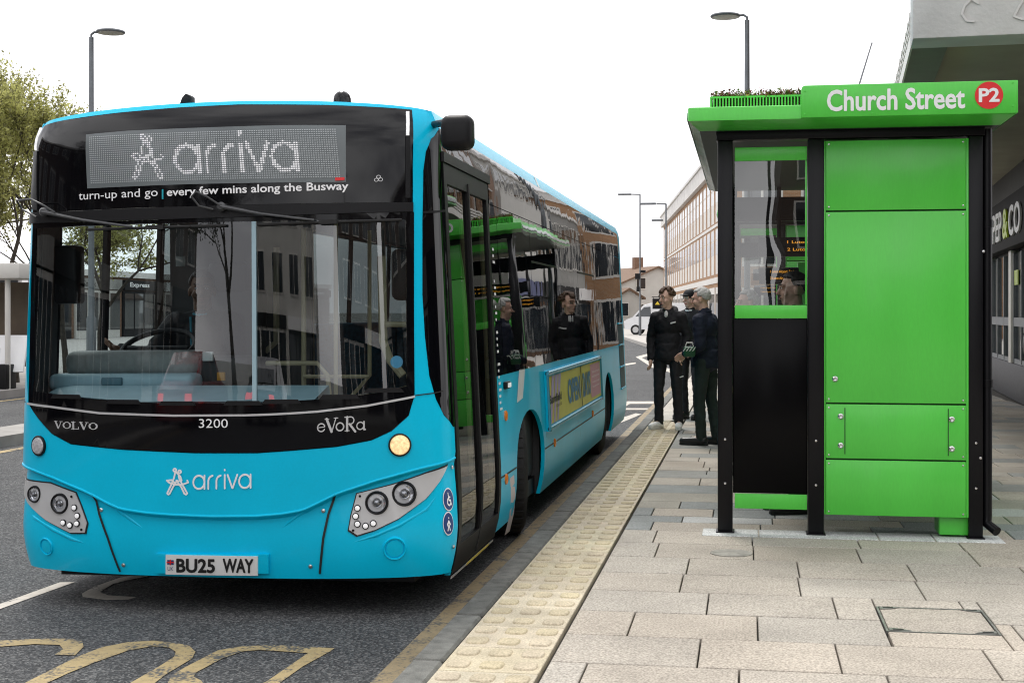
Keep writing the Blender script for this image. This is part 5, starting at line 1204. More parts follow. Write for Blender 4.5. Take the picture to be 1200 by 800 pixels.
street_block(11.5, 7, R(-90), 36, 9, 7.5, 1, 9, M['brick_dark'], 'unseen dark brick building on the right, added to darken the corner window reflection', None, [M['shop_black'], M['stone_grey']], None)  # added out of view so the corner window mirrors dark brick, not sky
# ---- lamp posts
def lamp(x, y, h, rz, label, style, zb=PAV, pm='steel_grey'):
    l = empty('street_lamp', (x, y, zb), label, 'street lamp', 'street lamps along the road', rz=rz); h -= zb
    mb = MB(); mb.tube([(0, 0, 0), (0, 0, 1.4), (0, 0, 1.45), (0, 0, h)], [.085, .085, .055, .042], 12); mb.build('post', M[pm], l)
    mb = MB()
    if style == 'disc':
        mb.tube([(0, 0, h-.02), (.0, 0, h+.05), (.06, 0, h+.09), (.16, 0, h+.08)], .022, 8); mb.build('arm', M['steel_grey'], l)
        mb = MB(); mb.lathe([(.0, .055), (.12, .05), (.24, .02), (.25, .0), (.235, -.02), (.17, -.025)], (.36, 0, h+.08), (0, .0, 1), 28, 0, False); hd_ = mb.build('lamp_head', M['steel_grey'], l)
        mb = MB(); mb.lathe([(.235, -.018), (.17, -.03), (.08, -.034), (0, -.034)], (.36, 0, h+.08), (0, 0, 1), 24); mb.build('diffuser', mat('lamp_diffuser', (.5, .48, .44), .4) if 'lamp_diffuser' not in bpy.data.materials else bpy.data.materials['lamp_diffuser'], hd_)
    else:
        mb.tube([(0, 0, h-.05), (0, 0, h), (.5, 0, h+.02)], .04, 8); mb.build('arm', M['steel_grey'], l)
        mb = MB(); mb.box((.95, 0, h+.02), (.85, .28, .10)); mb.build('lamp_head', M['steel_grey'], l, bevel=.03)
    return l
q = at_d(875.5, 365, 23.5); z = at_d(875, 24, 23.5).z; lamp(q.x, q.y, z, R(180), 'grey street lamp with a round flat head rising behind the shelter roof', 'disc')
q = at_d(107, 365, 24.6); z = at_d(107, 44, 24.6).z; lamp(q.x, q.y, z, 0, 'grey street lamp with a round flat head rising out of the spring tree', 'disc', .14)
q = at_d(750, 365, 88); z = at_d(750, 228, 88).z; la = lamp(q.x, q.y, z, R(180), 'tall thin street lamp with camera boxes on its pole, right of the bus tail', 'arm'); 
mb = MB(); mb.box((.15, 0, 3.7), (.3, .22, .35)); mb.box((.12, 0, 2.0+.9), (.2, .16, .3)); mb.box((-.2, 0, 4.0), (.3, .2, .16)); mb.build('camera_box', M['black_plastic'], la)
q = at_d(780.5, 365, 74); z = at_d(780, 239, 74).z; lb_ = lamp(q.x, q.y, z, R(180), 'street lamp with two short arms against the brick office block', 'arm')
mb = MB(); mb.box((.45, 0, at_d(780, 258, 74).z-PAV), (.6, .24, .09)); mb.build('lamp_head', M['steel_grey'], lb_, bevel=.02)
hs = empty('hanging_sign', at_d(770.5, 348, 73.6), 'small black hanging sign with a yellow emblem above the van', 'sign')
mb = MB(); mb.span((-.26, -.03, -.62), (.26, .03, -.08)); mb.build('board', M['shop_black'], hs); mb = MB(); mb.tube([(-.3, 0, 0), (.5, 0, 0)], .02, 6); mb.tube([(-.2, 0, 0), (-.2, 0, -.1)], .012, 6); mb.tube([(.2, 0, 0), (.2, 0, -.1)], .012, 6); mb.build('bracket', M['black_metal'], hs)
mb = MB(); mb.prism([(-.13, -.035, -.4), (0, -.035, -.22), (.13, -.035, -.4)], (0, -.01, 0)); mb.build('emblem', mat('emblem_yellow', (.7, .5, .03), .5), hs)
lamp(.62, -19, 8.5, 0, 'street lamp behind the photographer, mirrored in the shelter window', 'disc', PAV, 'black_metal')
# thin roof mast seen above the shelter
mp = at_d(1007, 99, 60); mq = at_d(1022, 50, 60)
ms = empty('roof_mast', (mp.x, mp.y, PAV), 'thin leaning mast rising behind the shelter name board', 'mast'); mb = MB(); o_ = ms.location
mb.tube([(0, 0, 0), mp-o_, mq-o_], [.05, .04, .03], 6); mb.build('pole', M['steel_grey'], ms); mb = MB(); mb.tube([mq-o_, at_d(1045, 84, 60)-o_, Vector((5.0, 3, 0))], .008, 4); mb.build('stay_wire', M['steel_grey'], ms)

# ---- trees
def tree(x, y, h, label, leafm, nleaf, seed, spread=.55, leaf=.05, name='street_tree', trunk=.11, clear=.30, levels=5, group=None, zb=.15):
    r_ = random.Random(seed); t = empty(name, (x, y, zb), label, 'tree', group)
    mb = MB(); tips = []
    def grow(p, d, L, rad, lev):
        pts = [p]; n = 4
        for i in range(n):
            d = (d + Vector((r_.uniform(-.16, .16), r_.uniform(-.16, .16), r_.uniform(-.06, .14)))).normalized(); pts.append(pts[-1] + d*L/n)
        mb.tube(pts, [rad*(1-.45*i/n) for i in range(n+1)], 6 if lev > 1 else 4, caps=False)
        if lev <= 2: tips.extend([(q, lev) for q in pts[1:]])
        if lev == 0: return
        k = 3 if lev > 2 else 4
        for j in range(k):
            a = r_.uniform(0, 6.28); el = r_.uniform(.35, 1.0)*spread*1.6
            u = d.orthogonal().normalized(); u = Matrix.Rotation(a, 3, d) @ u
            nd = (d*math.cos(el) + u*math.sin(el)); nd.z += .12; grow(pts[-1] if j < 2 else pts[r_.randint(2, n)], nd.normalized(), L*r_.uniform(.62, .82), rad*.55, lev-1)
    grow(Vector((0, 0, 0)), Vector((0, 0, 1)), h*clear, trunk, levels)
    top = max(q[0].z for q in tips); sc = h/top
    for v in mb.v: v.xyz = Vector((v.x*sc, v.y*sc, v.z*sc))
    mb.build('trunk', mat('tree_bark', (.055, .045, .035), .95, var=.4, vscale=12) if 'tree_bark' not in bpy.data.materials else bpy.data.materials['tree_bark'], t)
    if nleaf:
        lb = MB()
        for i in range(nleaf):
            q, lev = r_.choice(tips); c = q*sc + Vector((r_.gauss(0, .085), r_.gauss(0, .085), r_.gauss(0, .075)))*(h/7)
            s = leaf*r_.uniform(.5, 1.3); a = Vector((r_.uniform(-1, 1), r_.uniform(-1, 1), r_.uniform(-1, 1))).normalized(); b = a.orthogonal().normalized(); b = Matrix.Rotation(r_.uniform(0, 6.28), 3, a) @ b; c2 = a.cross(b)
            lb.add([c-b*s, c+c2*s*.45, c+b*s, c-c2*s*.45], [(0, 1, 2, 3)], r_.choice((0, 0, 1)))
        lb.build('crown', leafm, t, smooth=False)
    return t
def leafmat(name, col):
    m = mat(name, col, .6, var=.3, vscale=2); b = m.node_tree.nodes['Principled BSDF']; N = m.node_tree.nodes; L = m.node_tree.links; t = N.new('ShaderNodeBsdfTranslucent'); t.inputs[0].default_value = (*[min(1, c*1.25) for c in col], 1); x = N.new('ShaderNodeMixShader'); x.inputs[0].default_value = .5; L.new(b.outputs[0], x.inputs[1]); L.new(t.outputs[0], x.inputs[2]); L.new(x.outputs[0], N['Material Output'].inputs[0])
    return m
lf = [leafmat('spring_leaf', (.42, .42, .15)), leafmat('spring_leaf_dark', (.17, .165, .06))]
q = at_d(18, 365, 30); tree(q.x, q.y, 7.0, 'tall sparse tree in yellow-green spring leaf behind the left end of the bus', lf, 42000, 3, leaf=.046, clear=.17, spread=.62, trunk=.05)
q = at_d(78, 365, 33); tree(q.x, q.y, 7.0, 'slim spring tree rising just behind the top left corner of the bus', lf, 24000, 21, leaf=.046, clear=.2, trunk=.05)
q = at_d(-70, 365, 33); tree(q.x, q.y, 7.4, 'sparse spring tree at the left edge of the picture, mostly out of the frame', lf, 24000, 5, leaf=.05, clear=.18, trunk=.05)
q = at_d(118, 365, 34); tree(q.x, q.y, 5.6, 'small spring tree seen through the side window of the bus cab', lf, 7000, 8, leaf=.05, clear=.2, trunk=.05)
dk = [leafmat('dark_leaf', (.035, .045, .02)), leafmat('dark_leaf_deep', (.02, .028, .012))]
for i, (x, y, h, s) in enumerate(((-12.8, -9, 9.5, 11), (-10.4, -16, 9.0, 12), (-16.5, -4, 10, 13))):
    tree(x, y, h, ('nearest bare dark street tree across the road behind the photographer', 'bare dark street tree between two others behind the photographer', 'bare dark street tree farthest from the kerb behind the photographer')[i], dk, 6000, s, leaf=.08, trunk=.16)

# ---- bus stop across the road at the left edge
q = at_d(9, 365, 27.5); xs_, ys_ = q.x, q.y
bs = empty('open_shelter', (xs_, ys_, .15), 'white-framed open bus shelter across the road at the left edge', 'bus shelter'); 
mb = MB(); mb.span((-2.2, -.2, 2.15), (.35, 1.2, 2.45)); mb.build('roof', M['trim_white'], bs, bevel=.03)
for x in (-2.0, 0.0): mb = MB(); mb.tube([(x, 0, 0), (x, 0, 2.2)], .055, 10); mb.build('post', M['trim_white'], bs)
mb = MB(); mb.add([(-2.0, 1.0, .4), (.25, 1.0, .4), (.25, 1.0, 2.1), (-2.0, 1.0, 2.1)], [(0, 1, 2, 3)]); mb.build('back_panel', mat('brown_panel', (.10, .075, .05), .5, var=.3, vscale=2), bs)
mb = MB(); mb.box((-.9, .25, .68), (2.3, .05, .75), rx=R(-18)); nbd = mb.build('notice_board', M['white'], bs)
mb = MB()
for i in range(5): mb.box((-1.6+.3*i, .215-.02*(i % 2), .75-.02*i), (.2, .02, .25), rx=R(-18))
mb.build('notice', mat('notice_grey', (.45, .47, .5), .5), nbd)
mb = MB(); mb.span((-.55, -.15, 0), (.05, .25, .48)); mb.build('bin', M['black_plastic'], bs, bevel=.02)

# ---- vehicles
def vehicle(name, label, loc, rz, prof, wid, body, glassz, wheels, wr, lights, cat):
    """side profile in local (x along, z up), extruded across y with the upper body drawn in"""
    v = empty(name, loc, label, cat, None, rz); n = len(prof); zw = glassz[0]; mb = MB(); vs = []
    zm = max(p[1] for p in prof)
    for k, f in enumerate((-1, -.94, .94, 1)):
        for x, z in prof:
            t = max(0, z-zw)/(zm-zw); y = f*wid/2*(1-.16*t)
            vs.append((x, y, z if abs(f) == 1 or z < zm*.9 else z+.02))
    fs = [(k*n+i, k*n+(i+1) % n, (k+1)*n+(i+1) % n, (k+1)*n+i) for k in range(3) for i in range(n)] + [tuple(range(n)), tuple(range(3*n, 4*n))[::-1]]
    mb.add(vs, fs); mb.build('body', body, v, angle=30)
    def side_y(z): return wid/2*(1-.16*max(0, z-zw)/(zm-zw))+.006
    for poly in glassz[1]:
        for sg in (-1, 1):
            mb = MB(); mb.add([(x, sg*side_y(z), z) for x, z in poly], [tuple(range(len(poly)))]); mb.build('side_window', M['pane'], v)
    for (xa, za), (xb_, zb_) in glassz[2]:
        d = Vector((zb_-za, 0, -(xb_-xa))).normalized()*.012; d = d if d.z > 0 else -d
        mb = MB(); mb.add([Vector((x, s*side_y(z)*.88, z))+d for x, z, s in ((xa, za, -1), (xa, za, 1), (xb_, zb_, 1), (xb_, zb_, -1))], [(0, 1, 2, 3)]); mb.build('windscreen', M['pane'], v)
    for x in wheels:
        for sg in (-1, 1):
            mb = MB(); mb.lathe([(wr*.6, -.1), (wr*.95, -.1), (wr, -.06), (wr, .06), (wr*.95, .1), (wr*.6, .1)], (x, sg*(wid/2-.07), wr), (0, sg, 0), 24, 0, False); w = mb.build('wheel', M['rubber'], v)
            mb = MB(); mb.lathe([(wr*.62, .09), (wr*.5, .06), (0, .075)], (x, sg*(wid/2-.07), wr), (0, sg, 0), 16); mb.build('rim', M['silver'], w)
    for nm, m_, pos, size in lights:
        for sg in (-1, 1): mb = MB(); mb.box((pos[0], sg*pos[1], pos[2]), size); mb.build(nm, m_, v, bevel=.01)
    return v
M['van_white'] = mat('van_white_paint', (.72, .73, .74), .3, coat=.8, var=.04)
M['car_red'] = mat('car_red_paint', (.20, .008, .01), .25, coat=1.0, var=.04)
M['car_black'] = mat('car_black_paint', (.012, .012, .014), .2, coat=1.0)
M['tail'] = mat('lit_tail_lamp', (.5, .01, .01), .3, emit=(1, .03, .02), estr=1.6)
q = at_d(734, 392, 92); vx = q.x
vanp = [(0.05, .35), (0, .75), (.12, .98), (.55, 1.14), (1.25, 1.90), (1.7, 2.02), (4.9, 2.02), (5.0, 1.8), (5.0, .35)]
vehicle('parked_van', 'white panel van parked side-on at the bend behind the young man', (vx, q.y, .0+PAV), R(-4), vanp, 1.95, M['van_white'], (1.0, [[(.72, 1.18), (1.28, 1.78), (1.7, 1.82), (1.75, 1.18)]], [((.6, 1.19), (1.24, 1.88))]), (.75, 3.9), .33, [('headlight', M['lamp_white'], (.10, .78, .80), (.2, .22, .16)), ('tail_light', M['amber'], (4.99, .88, 1.2), (.04, .1, .4))], 'van')
carp = [(0.0, .32), (-.02, .62), (.15, .88), (.95, .98), (1.65, 1.42), (2.9, 1.45), (3.75, 1.02), (4.15, .92), (4.2, .32)]
cargl = (.95, [[(1.15, 1.0), (1.72, 1.38), (2.2, 1.40), (2.2, 1.0)], [(2.28, 1.0), (2.28, 1.40), (2.85, 1.38), (3.45, 1.02)]], [((.98, 1.0), (1.64, 1.41)), ((2.92, 1.44), (3.72, 1.03))])
carl = [('headlight', M['lamp_white'], (.08, .66, .70), (.16, .3, .12)), ('tail_light', M['tail'], (4.19, .68, .80), (.06, .28, .12))]
for i, (x, y, m_, lab) in enumerate(((-9.3, -9.0, M['car_red'], 'dark red hatchback with lit tail lamps in the road behind the photographer'), (-6.6, -12.5, M['car_black'], 'black hatchback with lit tail lamps in the road behind the photographer'))):
    vehicle('parked_car', lab, (x, y, 0), R(90), carp, 1.75, m_, cargl, (.85, 3.35), .31, carl, 'car')
# ================================================================== people
def fuse(mb, name, m, parent, voxel, smooth=6, wrinkle=0.0, wscale=.12):
    o = mb.build(name, m, None, smooth=False)
    md = o.modifiers.new('r', 'REMESH'); md.mode = 'VOXEL'; md.voxel_size = voxel
    md = o.modifiers.new('s', 'SMOOTH'); md.factor = .5; md.iterations = smooth
    if wrinkle:
        tx = bpy.data.textures.get('folds%d' % int(wscale*1000)) or bpy.data.textures.new('folds%d' % int(wscale*1000), 'CLOUDS'); tx.noise_scale = wscale; tx.noise_depth = 2
        md = o.modifiers.new('d', 'DISPLACE'); md.texture = tx; md.strength = wrinkle; md.mid_level = .5; md.texture_coords = 'LOCAL'
    bpy.context.view_layer.update()
    me = bpy.data.meshes.new_from_object(o.evaluated_get(bpy.context.evaluated_depsgraph_get())); old = o.data
    o.modifiers.clear(); o.data = me; me.name = name; bpy.data.meshes.remove(old)
    me.polygons.foreach_set('use_smooth', [True]*len(me.polygons)); o.parent = parent
    return o
SK = [mat('skin_fair', (.64, .41, .31), .55, var=.08, vscale=20), mat('skin_weathered', (.60, .37, .28), .6, var=.1, vscale=20), mat('skin_brown', (.20, .10, .06), .55, var=.08, vscale=20)]
HAIR = {'brown': mat('brown_hair', (.065, .033, .016), .7, var=.4, vscale=60), 'grey': mat('grey_hair', (.42, .41, .39), .8, var=.2, vscale=70), 'black': mat('black_hair', (.012, .010, .009), .6, var=.3, vscale=60)}
EYE, IRIS, LIP = mat('eye_white', (.6, .6, .58), .3), mat('iris_dark', (.015, .012, .01), .3), mat('lips', (.35, .12, .10), .5)
def V3(*a): return Vector(a)
def stand(h=1.0, aL=None, aR=None, fL=(.10, 0, 0), fR=(-.10, 0, 0), lean=0.0, head=(0, 0)):
    """joints of a standing figure facing -y, for a height of 1.75*h; x > 0 is the figure's left"""
    J = dict(pelvis=V3(0, 0, .96), waist=V3(0, lean*.3, 1.10), chest=V3(0, lean*.7, 1.31), neck=V3(0, lean, 1.47), head=V3(head[0], lean-.02+head[1], 1.63))
    for sd, f, a in (('L', fL, aL), ('R', fR, aR)):
        sg = 1 if sd == 'L' else -1
        J['sh'+sd] = V3(sg*.165, lean*.9, 1.395); J['hip'+sd] = V3(sg*.095, 0, .93); J['ank'+sd] = V3(f[0], f[1]+.03, .09)
        J['kn'+sd] = (J['hip'+sd]+J['ank'+sd])/2 + V3(sg*.005, -.03, 0.02); J['toe'+sd] = V3(f[0]+sg*.03, f[1]-.15, .04)
        e, w = a or ((sg*.225, .03, 1.14), (sg*.215, -.05, .90)); J['el'+sd] = V3(*e); J['wr'+sd] = V3(*w)
    for k in J: J[k] = J[k]*h
    return J
def hand(mb, w, d, side, s=1.0, curl=.6):
    """palm, four unequal curled fingers and a thumb; w wrist, d direction of the hand"""
    d = d.normalized(); u = V3(0, -1, 0); u = (u-d*u.dot(d)); u = u.normalized() if u.length > .1 else d.orthogonal().normalized(); n = d.cross(u).normalized()*(1 if side == 'L' else -1)
    mb.capsule(w, w+d*.05*s, .026*s, .028*s, 8)
    for i, (off, L_) in enumerate(((-.030, .068), (-.010, .080), (.010, .075), (.029, .058))):
        p = w + d*.075*s + u*off*s; mb.capsule(w+d*.02*s+u*off*.7*s, p, .015*s, .0115*s, 7)
        a = p + (d*math.cos(curl*.6)-n*math.sin(curl*.6))*L_*.5*s; b = a + (d*math.cos(curl*1.5)-n*math.sin(curl*1.5))*L_*.5*s
        mb.capsule(p, a, .0105*s, .0095*s, 7); mb.capsule(a, b, .0095*s, .0080*s, 7)
    t = w + d*.03*s - u*.028*s; t2 = t + (d*.7-u*.6-n*.3)*.035*s; mb.capsule(t, t2, .014*s, .0115*s, 7); mb.capsule(t2, t2+(d*.9-n*.5)*.028*s, .011*s, .009*s, 7)
def person(label, loc, rz, J, h, skin, hair, coat, pants, shoes, face=0.0, tilt=0.0, hands=('L', 'R'), coat_len=.86, puffy=1.0, collar=None, hood=False, cap=None, curly=False, seated=False, shirt=None, parent=None, group=None):
    p = empty('person', loc, label, 'person', group, rz); s = h
    hr = Matrix.Rotation(face, 3, 'Z') @ Matrix.Rotation(tilt, 3, 'X'); H = J['head']
    hp = lambda x, y, z: H + hr @ (V3(x, y, z)*s*1.05)
    mb = MB()   # one continuous body: head, neck, trunk, arms with hands, legs
    mb.ball(hp(0, .012, .030), (.076*s, .095*s, .088*s), 18, rot=hr); mb.ball(hp(0, -.018, -.030), (.062*s, .070*s, .082*s), 16, rot=hr); mb.ball(hp(0, -.050, -.088), (.034*s, .030*s, .026*s), 10, rot=hr)
    mb.capsule(hp(0, -.086, .012), hp(0, -.106, -.026), .010*s, .015*s, 8); mb.ball(hp(0, -.078, -.060), (.026*s, .014*s, .013*s), 10, rot=hr)
    mb.capsule(hp(-.038, -.078, .026), hp(.038, -.078, .026), .014*s, .014*s, 8)
    for sg in (-1, 1): mb.ball(hp(sg*.077, .012, -.012), (.012*s, .022*s, .034*s), 8, rot=hr); mb.ball(hp(sg*.042, -.060, -.030), (.024*s, .024*s, .026*s), 8, rot=hr)
    mb.capsule(J['neck']-V3(0, 0, .04*s), hp(0, .012, -.05), .062*s, .058*s, 12)
    mb.capsule(J['pelvis'], J['chest'], .075*s, .085*s, 12); mb.capsule(J['chest'], J['neck'], .08*s, .055*s, 12)
    for sd in 'LR':
        mb.capsule(J['chest']+V3(0, 0, .06*s), J['sh'+sd], .06*s, .055*s); mb.capsule(J['sh'+sd], J['el'+sd], .050*s, .038*s); mb.capsule(J['el'+sd], J['wr'+sd], .038*s, .027*s)
        mb.capsule(J['pelvis'], J['hip'+sd], .09*s, .085*s); mb.capsule(J['hip'+sd], J['kn'+sd], .080*s, .052*s); mb.capsule(J['kn'+sd], J['ank'+sd], .052*s, .036*s); mb.capsule(J['ank'+sd], J['toe'+sd], .030*s, .020*s)
        hand(mb, J['wr'+sd], J['wr'+sd]-J['el'+sd], sd, s)
    fuse(mb, 'body', skin, p, .0075*s, 3)
    mb = MB()
    for sg in (-1, 1): mb.ball(hp(sg*.031, -.084, .010), (.012*s, .007*s, .0065*s), 8, rot=hr)
    e = mb.build('eyes', EYE, p)
    mb = MB()
    for sg in (-1, 1): mb.ball(hp(sg*.031, -.0905, .010), (.0055*s, .003*s, .0060*s), 8, rot=hr)
    mb.build('irises', IRIS, e)
    mb = MB(); mb.ball(hp(0, -.0905, -.056), (.023*s, .006*s, .0045*s), 10, rot=hr); mb.ball(hp(0, -.0900, -.066), (.019*s, .006*s, .0050*s), 10, rot=hr); mb.build('lips', LIP, p)
    mb = MB()
    for sg in (-1, 1): mb.capsule(hp(sg*.016, -.0955, .034), hp(sg*.046, -.087, .036), .0045*s, .0035*s, 6)
    mb.build('brows', HAIR[hair] if not cap else HAIR['brown'], p)
    # hair
    mb = MB(); r_ = random.Random(len(label))
    if curly:
        for i in range(150):
            a = r_.uniform(0, 6.28); t = r_.uniform(0, 1.75); d = V3(math.sin(t)*math.cos(a), math.sin(t)*math.sin(a), math.cos(t))
            if d.y < -.35 and d.z < .35: continue
            if d.y < .15 and d.z < -.02: continue
            mb.ball(hp(d.x*.082, .014+d.y*.100, .040+d.z*.092), r_.uniform(.014, .024)*s, 8)
        fuse(mb, 'hair', HAIR[hair], p, .006*s, 1)
    else:
        for i in range(420):
            a = r_.uniform(0, 6.28); t = r_.uniform(0, 2.1); d = V3(math.sin(t)*math.cos(a), math.sin(t)*math.sin(a), math.cos(t))
            if d.y < -.30 and d.z < .62: continue
            if d.y < .25 and d.z < .02: continue
            mb.ball(hp(d.x*.074, .014+d.y*.094, .034+d.z*.086), .0145*s, 7)
        fuse(mb, 'hair', HAIR[hair], p, .006*s, 2)
    if cap:
        mb = MB(); mb.ball(hp(0, .010, .052), (.090*s, .108*s, .080*s), 18, rot=hr); mb.ball(hp(0, -.115, .048), (.062*s, .060*s, .009*s), 14, rot=hr); fuse(mb, 'cap', cap, p, .006*s, 2)
    # coat
    k = puffy; mb = MB()
    zb = J['pelvis'] + V3(0, 0, (coat_len-.96)*s)
    if seated: zb = J['pelvis']
    mb.ball(J['chest'], (.185*s*k, .128*s*k, .17*s), 16); mb.ball(J['waist'], (.172*s*k, .125*s*k, .17*s), 16); mb.ball(J['waist']*.4+zb*.6, (.172*s*k, .125*s*k, .16*s), 16)
    mb.lathe([(.0, 0), (.160*s*k, 0), (.165*s*k, .05*s), (.15*s*k, .2*s), (0, .2*s)], zb, (0, 0, 1), 20)
    mb.capsule(J['shL'], J['shR'], .074*s*k, .074*s*k); mb.capsule(J['chest'], J['neck'], .13*s, .078*s)
    for sd in 'LR': mb.capsule(J['neck']-V3(0, 0, .03*s), J['sh'+sd], .072*s, .066*s)
    for sd in 'LR':
        w = J['wr'+sd]; e_ = J['el'+sd]; c = w-(w-e_).normalized()*.015*s
        mb.capsule(J['sh'+sd], e_, .074*s*k, .062*s*k); mb.capsule(e_, c, .062*s*k, .046*s*k)
    fuse(mb, 'jacket', coat, p, .012*s, 5, .020*k, .05)
    if hood:
        mb = MB(); c = J['neck']
        for i in range(14):
            a = R(-60+300*i/13)+R(0); mb.ball(c+V3(.088*math.cos(a)*s, (.03+.085*math.sin(a))*s, (.0+.035*math.sin(a))*s), .040*s, 8)
        mb.ball(c+V3(0, .12*s, -.05*s), (.11*s, .07*s, .12*s), 12); fuse(mb, 'hood', coat, p, .010*s, 4, .018, .05)
    if collar:
        mb = MB()
        for i in range(20): a = 2*math.pi*i/20; mb.ball(J['neck']+V3(.064*math.cos(a), .066*math.sin(a), .012+.012*math.sin(a))*s, .016*s, 7)
        fuse(mb, 'collar', collar, p, .007*s, 2)
    if shirt:
        mb = MB(); mb.ball(J['neck']+V3(0, -.085, -.045)*s, (.026*s, .03*s, .055*s), 10); mb.build('shirt', shirt, p)
    # trousers, shoes
    mb = MB(); mb.ball(J['pelvis'], (.158*s, .118*s, .11*s), 14)
    for sd in 'LR':
        mb.capsule(J['hip'+sd], J['kn'+sd], .094*s, .068*s); mb.capsule(J['kn'+sd], J['ank'+sd]-V3(0, 0, .01*s), .066*s, .058*s)
    fuse(mb, 'trousers', pants, p, .012*s, 4, .024, .06)
    for sd in 'LR':
        a, t = J['ank'+sd], J['toe'+sd]; d = V3(t.x-a.x, t.y-a.y, 0).normalized(); z0 = min(a.z, t.z)-.035*s if seated else 0
        mb = MB(); mb.ball(V3(a.x, a.y, z0+.055*s)-d*.01*s, (.048*s, .056*s, .065*s), 12); mb.capsule(V3(a.x, a.y, z0+.055*s)-d*.03*s, V3(t.x, t.y, z0+.042*s)+d*.03*s, .050*s, .040*s, 12)
        sho = fuse(mb, 'shoe', shoes[0], p, .006*s, 3)
        mb = MB(); q0 = V3(a.x, a.y, 0)-d*.075*s; q1 = V3(t.x, t.y, 0)+d*.065*s; w = V3(-d.y, d.x, 0)*.040*s; ring = [q0-w*.8, q0+w*.8, q0.lerp(q1, .3)+w*.85, q0.lerp(q1, .7)+w*1.1, q1+w*.6, q1-w*.6, q0.lerp(q1, .7)-w*1.1, q0.lerp(q1, .3)-w*.85]
        mb.prism([r+V3(0, 0, z0+.001) for r in ring], (0, 0, .026*s)); mb.build('sole', shoes[1], sho, bevel=.006)
    return p
C_BLACK = mat('black_nylon', (.012, .012, .014), .72, spec=.25, var=.2, vscale=8); C_NAVY = mat('navy_jacket', (.009, .013, .026), .75, spec=.25, var=.25, vscale=8); C_TROUS = mat('black_trousers', (.007, .007, .009), .75, var=.2, vscale=8)
C_GREEN = mat('dark_green_trousers', (.007, .018, .016), .75, var=.25, vscale=8); W_SHOE = mat('white_trainer', (.78, .77, .75), .6, var=.1, vscale=30); B_SHOE = mat('black_shoe', (.012, .012, .012), .35); W_COT = mat('white_cotton', (.7, .7, .68), .8)
def ground_at(u, v): q = at_z(u, v, PAV); return Vector((q.x, q.y, PAV+.001))
Y0 = ground_at(783, 502.5)
hY = 164/FPX*((-Y0.x*sT+Y0.y*cT))/1.75; J = stand(hY, aL=((.24, .05, 1.16), (.19, -.05, .94)), aR=((-.24, .05, 1.14), (-.21, -.06, .87)), fL=(.13, .0, 0), fR=(-.12, -.03, 0), head=(-.01, -.02))
J['toeL'] += V3(.02, 0, 0); ym = person('young man with curly brown hair, black hooded jacket and white trainers', Y0, R(-14), J, hY, SK[0], 'brown', C_BLACK, C_TROUS, (W_SHOE, W_COT), face=R(-28), tilt=R(4), curly=True, hood=True, puffy=1.0, coat_len=.86, shirt=W_COT)
mb = MB(); mb.box((.115*hY, -.165*hY, 1.33*hY), (.07, .012, .018), ry=R(-15)); mb.build('chest_logo', W_COT, ym)
mb = MB(); mb.box((.20*hY, -.085*hY, .66*hY), (.05, .012, .014), ry=R(-20)); mb.build('trouser_logo', W_COT, ym)
O0 = ground_at(828, 521); hO = 183/FPX*((-O0.x*sT+O0.y*cT))/1.75
J = stand(hO, aL=((.23, .03, 1.12), (.15, -.20, 1.02)), aR=((-.23, .03, 1.13), (-.10, -.21, 1.04)), fL=(.10, -.05, 0), fR=(-.10, .05, 0), lean=-.02, head=(0, -.03))
old = person('grey-haired man in a navy jacket turned away beside the shelter post', O0, R(-112), J, hO, SK[1], 'grey', C_NAVY, C_GREEN, (B_SHOE, M['rubber']), face=R(8), tilt=R(6), puffy=1.05, coat_len=.86, collar=C_NAVY)
K0 = ground_at(809, 491); hK = 151/FPX*((-K0.x*sT+K0.y*cT))/1.75
person('man in a black peaked cap and dark jacket standing behind the grey-haired man', K0, R(-25), stand(hK), hK, SK[1], 'black', C_BLACK, C_TROUS, (B_SHOE, M['rubber']), face=R(-12), cap=C_BLACK, collar=W_COT)
# the green bag hanging from the old man's hands
hb = (Matrix.Translation(O0) @ Matrix.Rotation(R(-112), 4, 'Z')) @ ((J['wrL']+J['wrR'])/2+V3(0, -.10, -.03))
dO = -O0.x*sT+O0.y*cT; pbag = at_d(808, 412, dO-.22)
bg = empty('carrier_bag', (pbag.x, pbag.y, pbag.z-.10), "small green and white striped carrier bag held at the grey-haired man's waist", 'bag')
mb = MB(); mb.box((0, 0, .10), (.13, .08, .115), rx=R(4)); mb.build('bag', mat('bag_green', (.008, .085, .035), .5, var=.3, vscale=20), bg, bevel=.025, seg=3)
mb = MB()
for i in range(4): mb.box((-.05+.034*i, -.048, .13), (.010, .006, .055), ry=R(35))
mb.build('stripes', W_COT, bg); mb = MB()
for y in (-.03, .03): mb.tube([(-.045, y, .16), (-.03, y, .20), (.03, y, .20), (.045, y, .16)], .006, 6)
mb.build('handles', W_COT, bg)
# two people waiting inside the shelter
S1 = Vector((.36, 10.75, PAV+.001)); hS = 1.02; person('dark-haired person waiting inside the shelter, seen through its window', S1, R(-80), stand(hS), hS, SK[0], 'black', C_BLACK, C_TROUS, (B_SHOE, M['rubber']), coat_len=.84)
S2 = Vector((.02, 13.2, PAV+.001)); hS2 = .965; person('shorter grey-haired person deeper inside the shelter, left in its window', S2, R(-70), stand(hS2), hS2, SK[1], 'grey', C_NAVY, C_TROUS, (B_SHOE, M['rubber']), coat_len=.84)
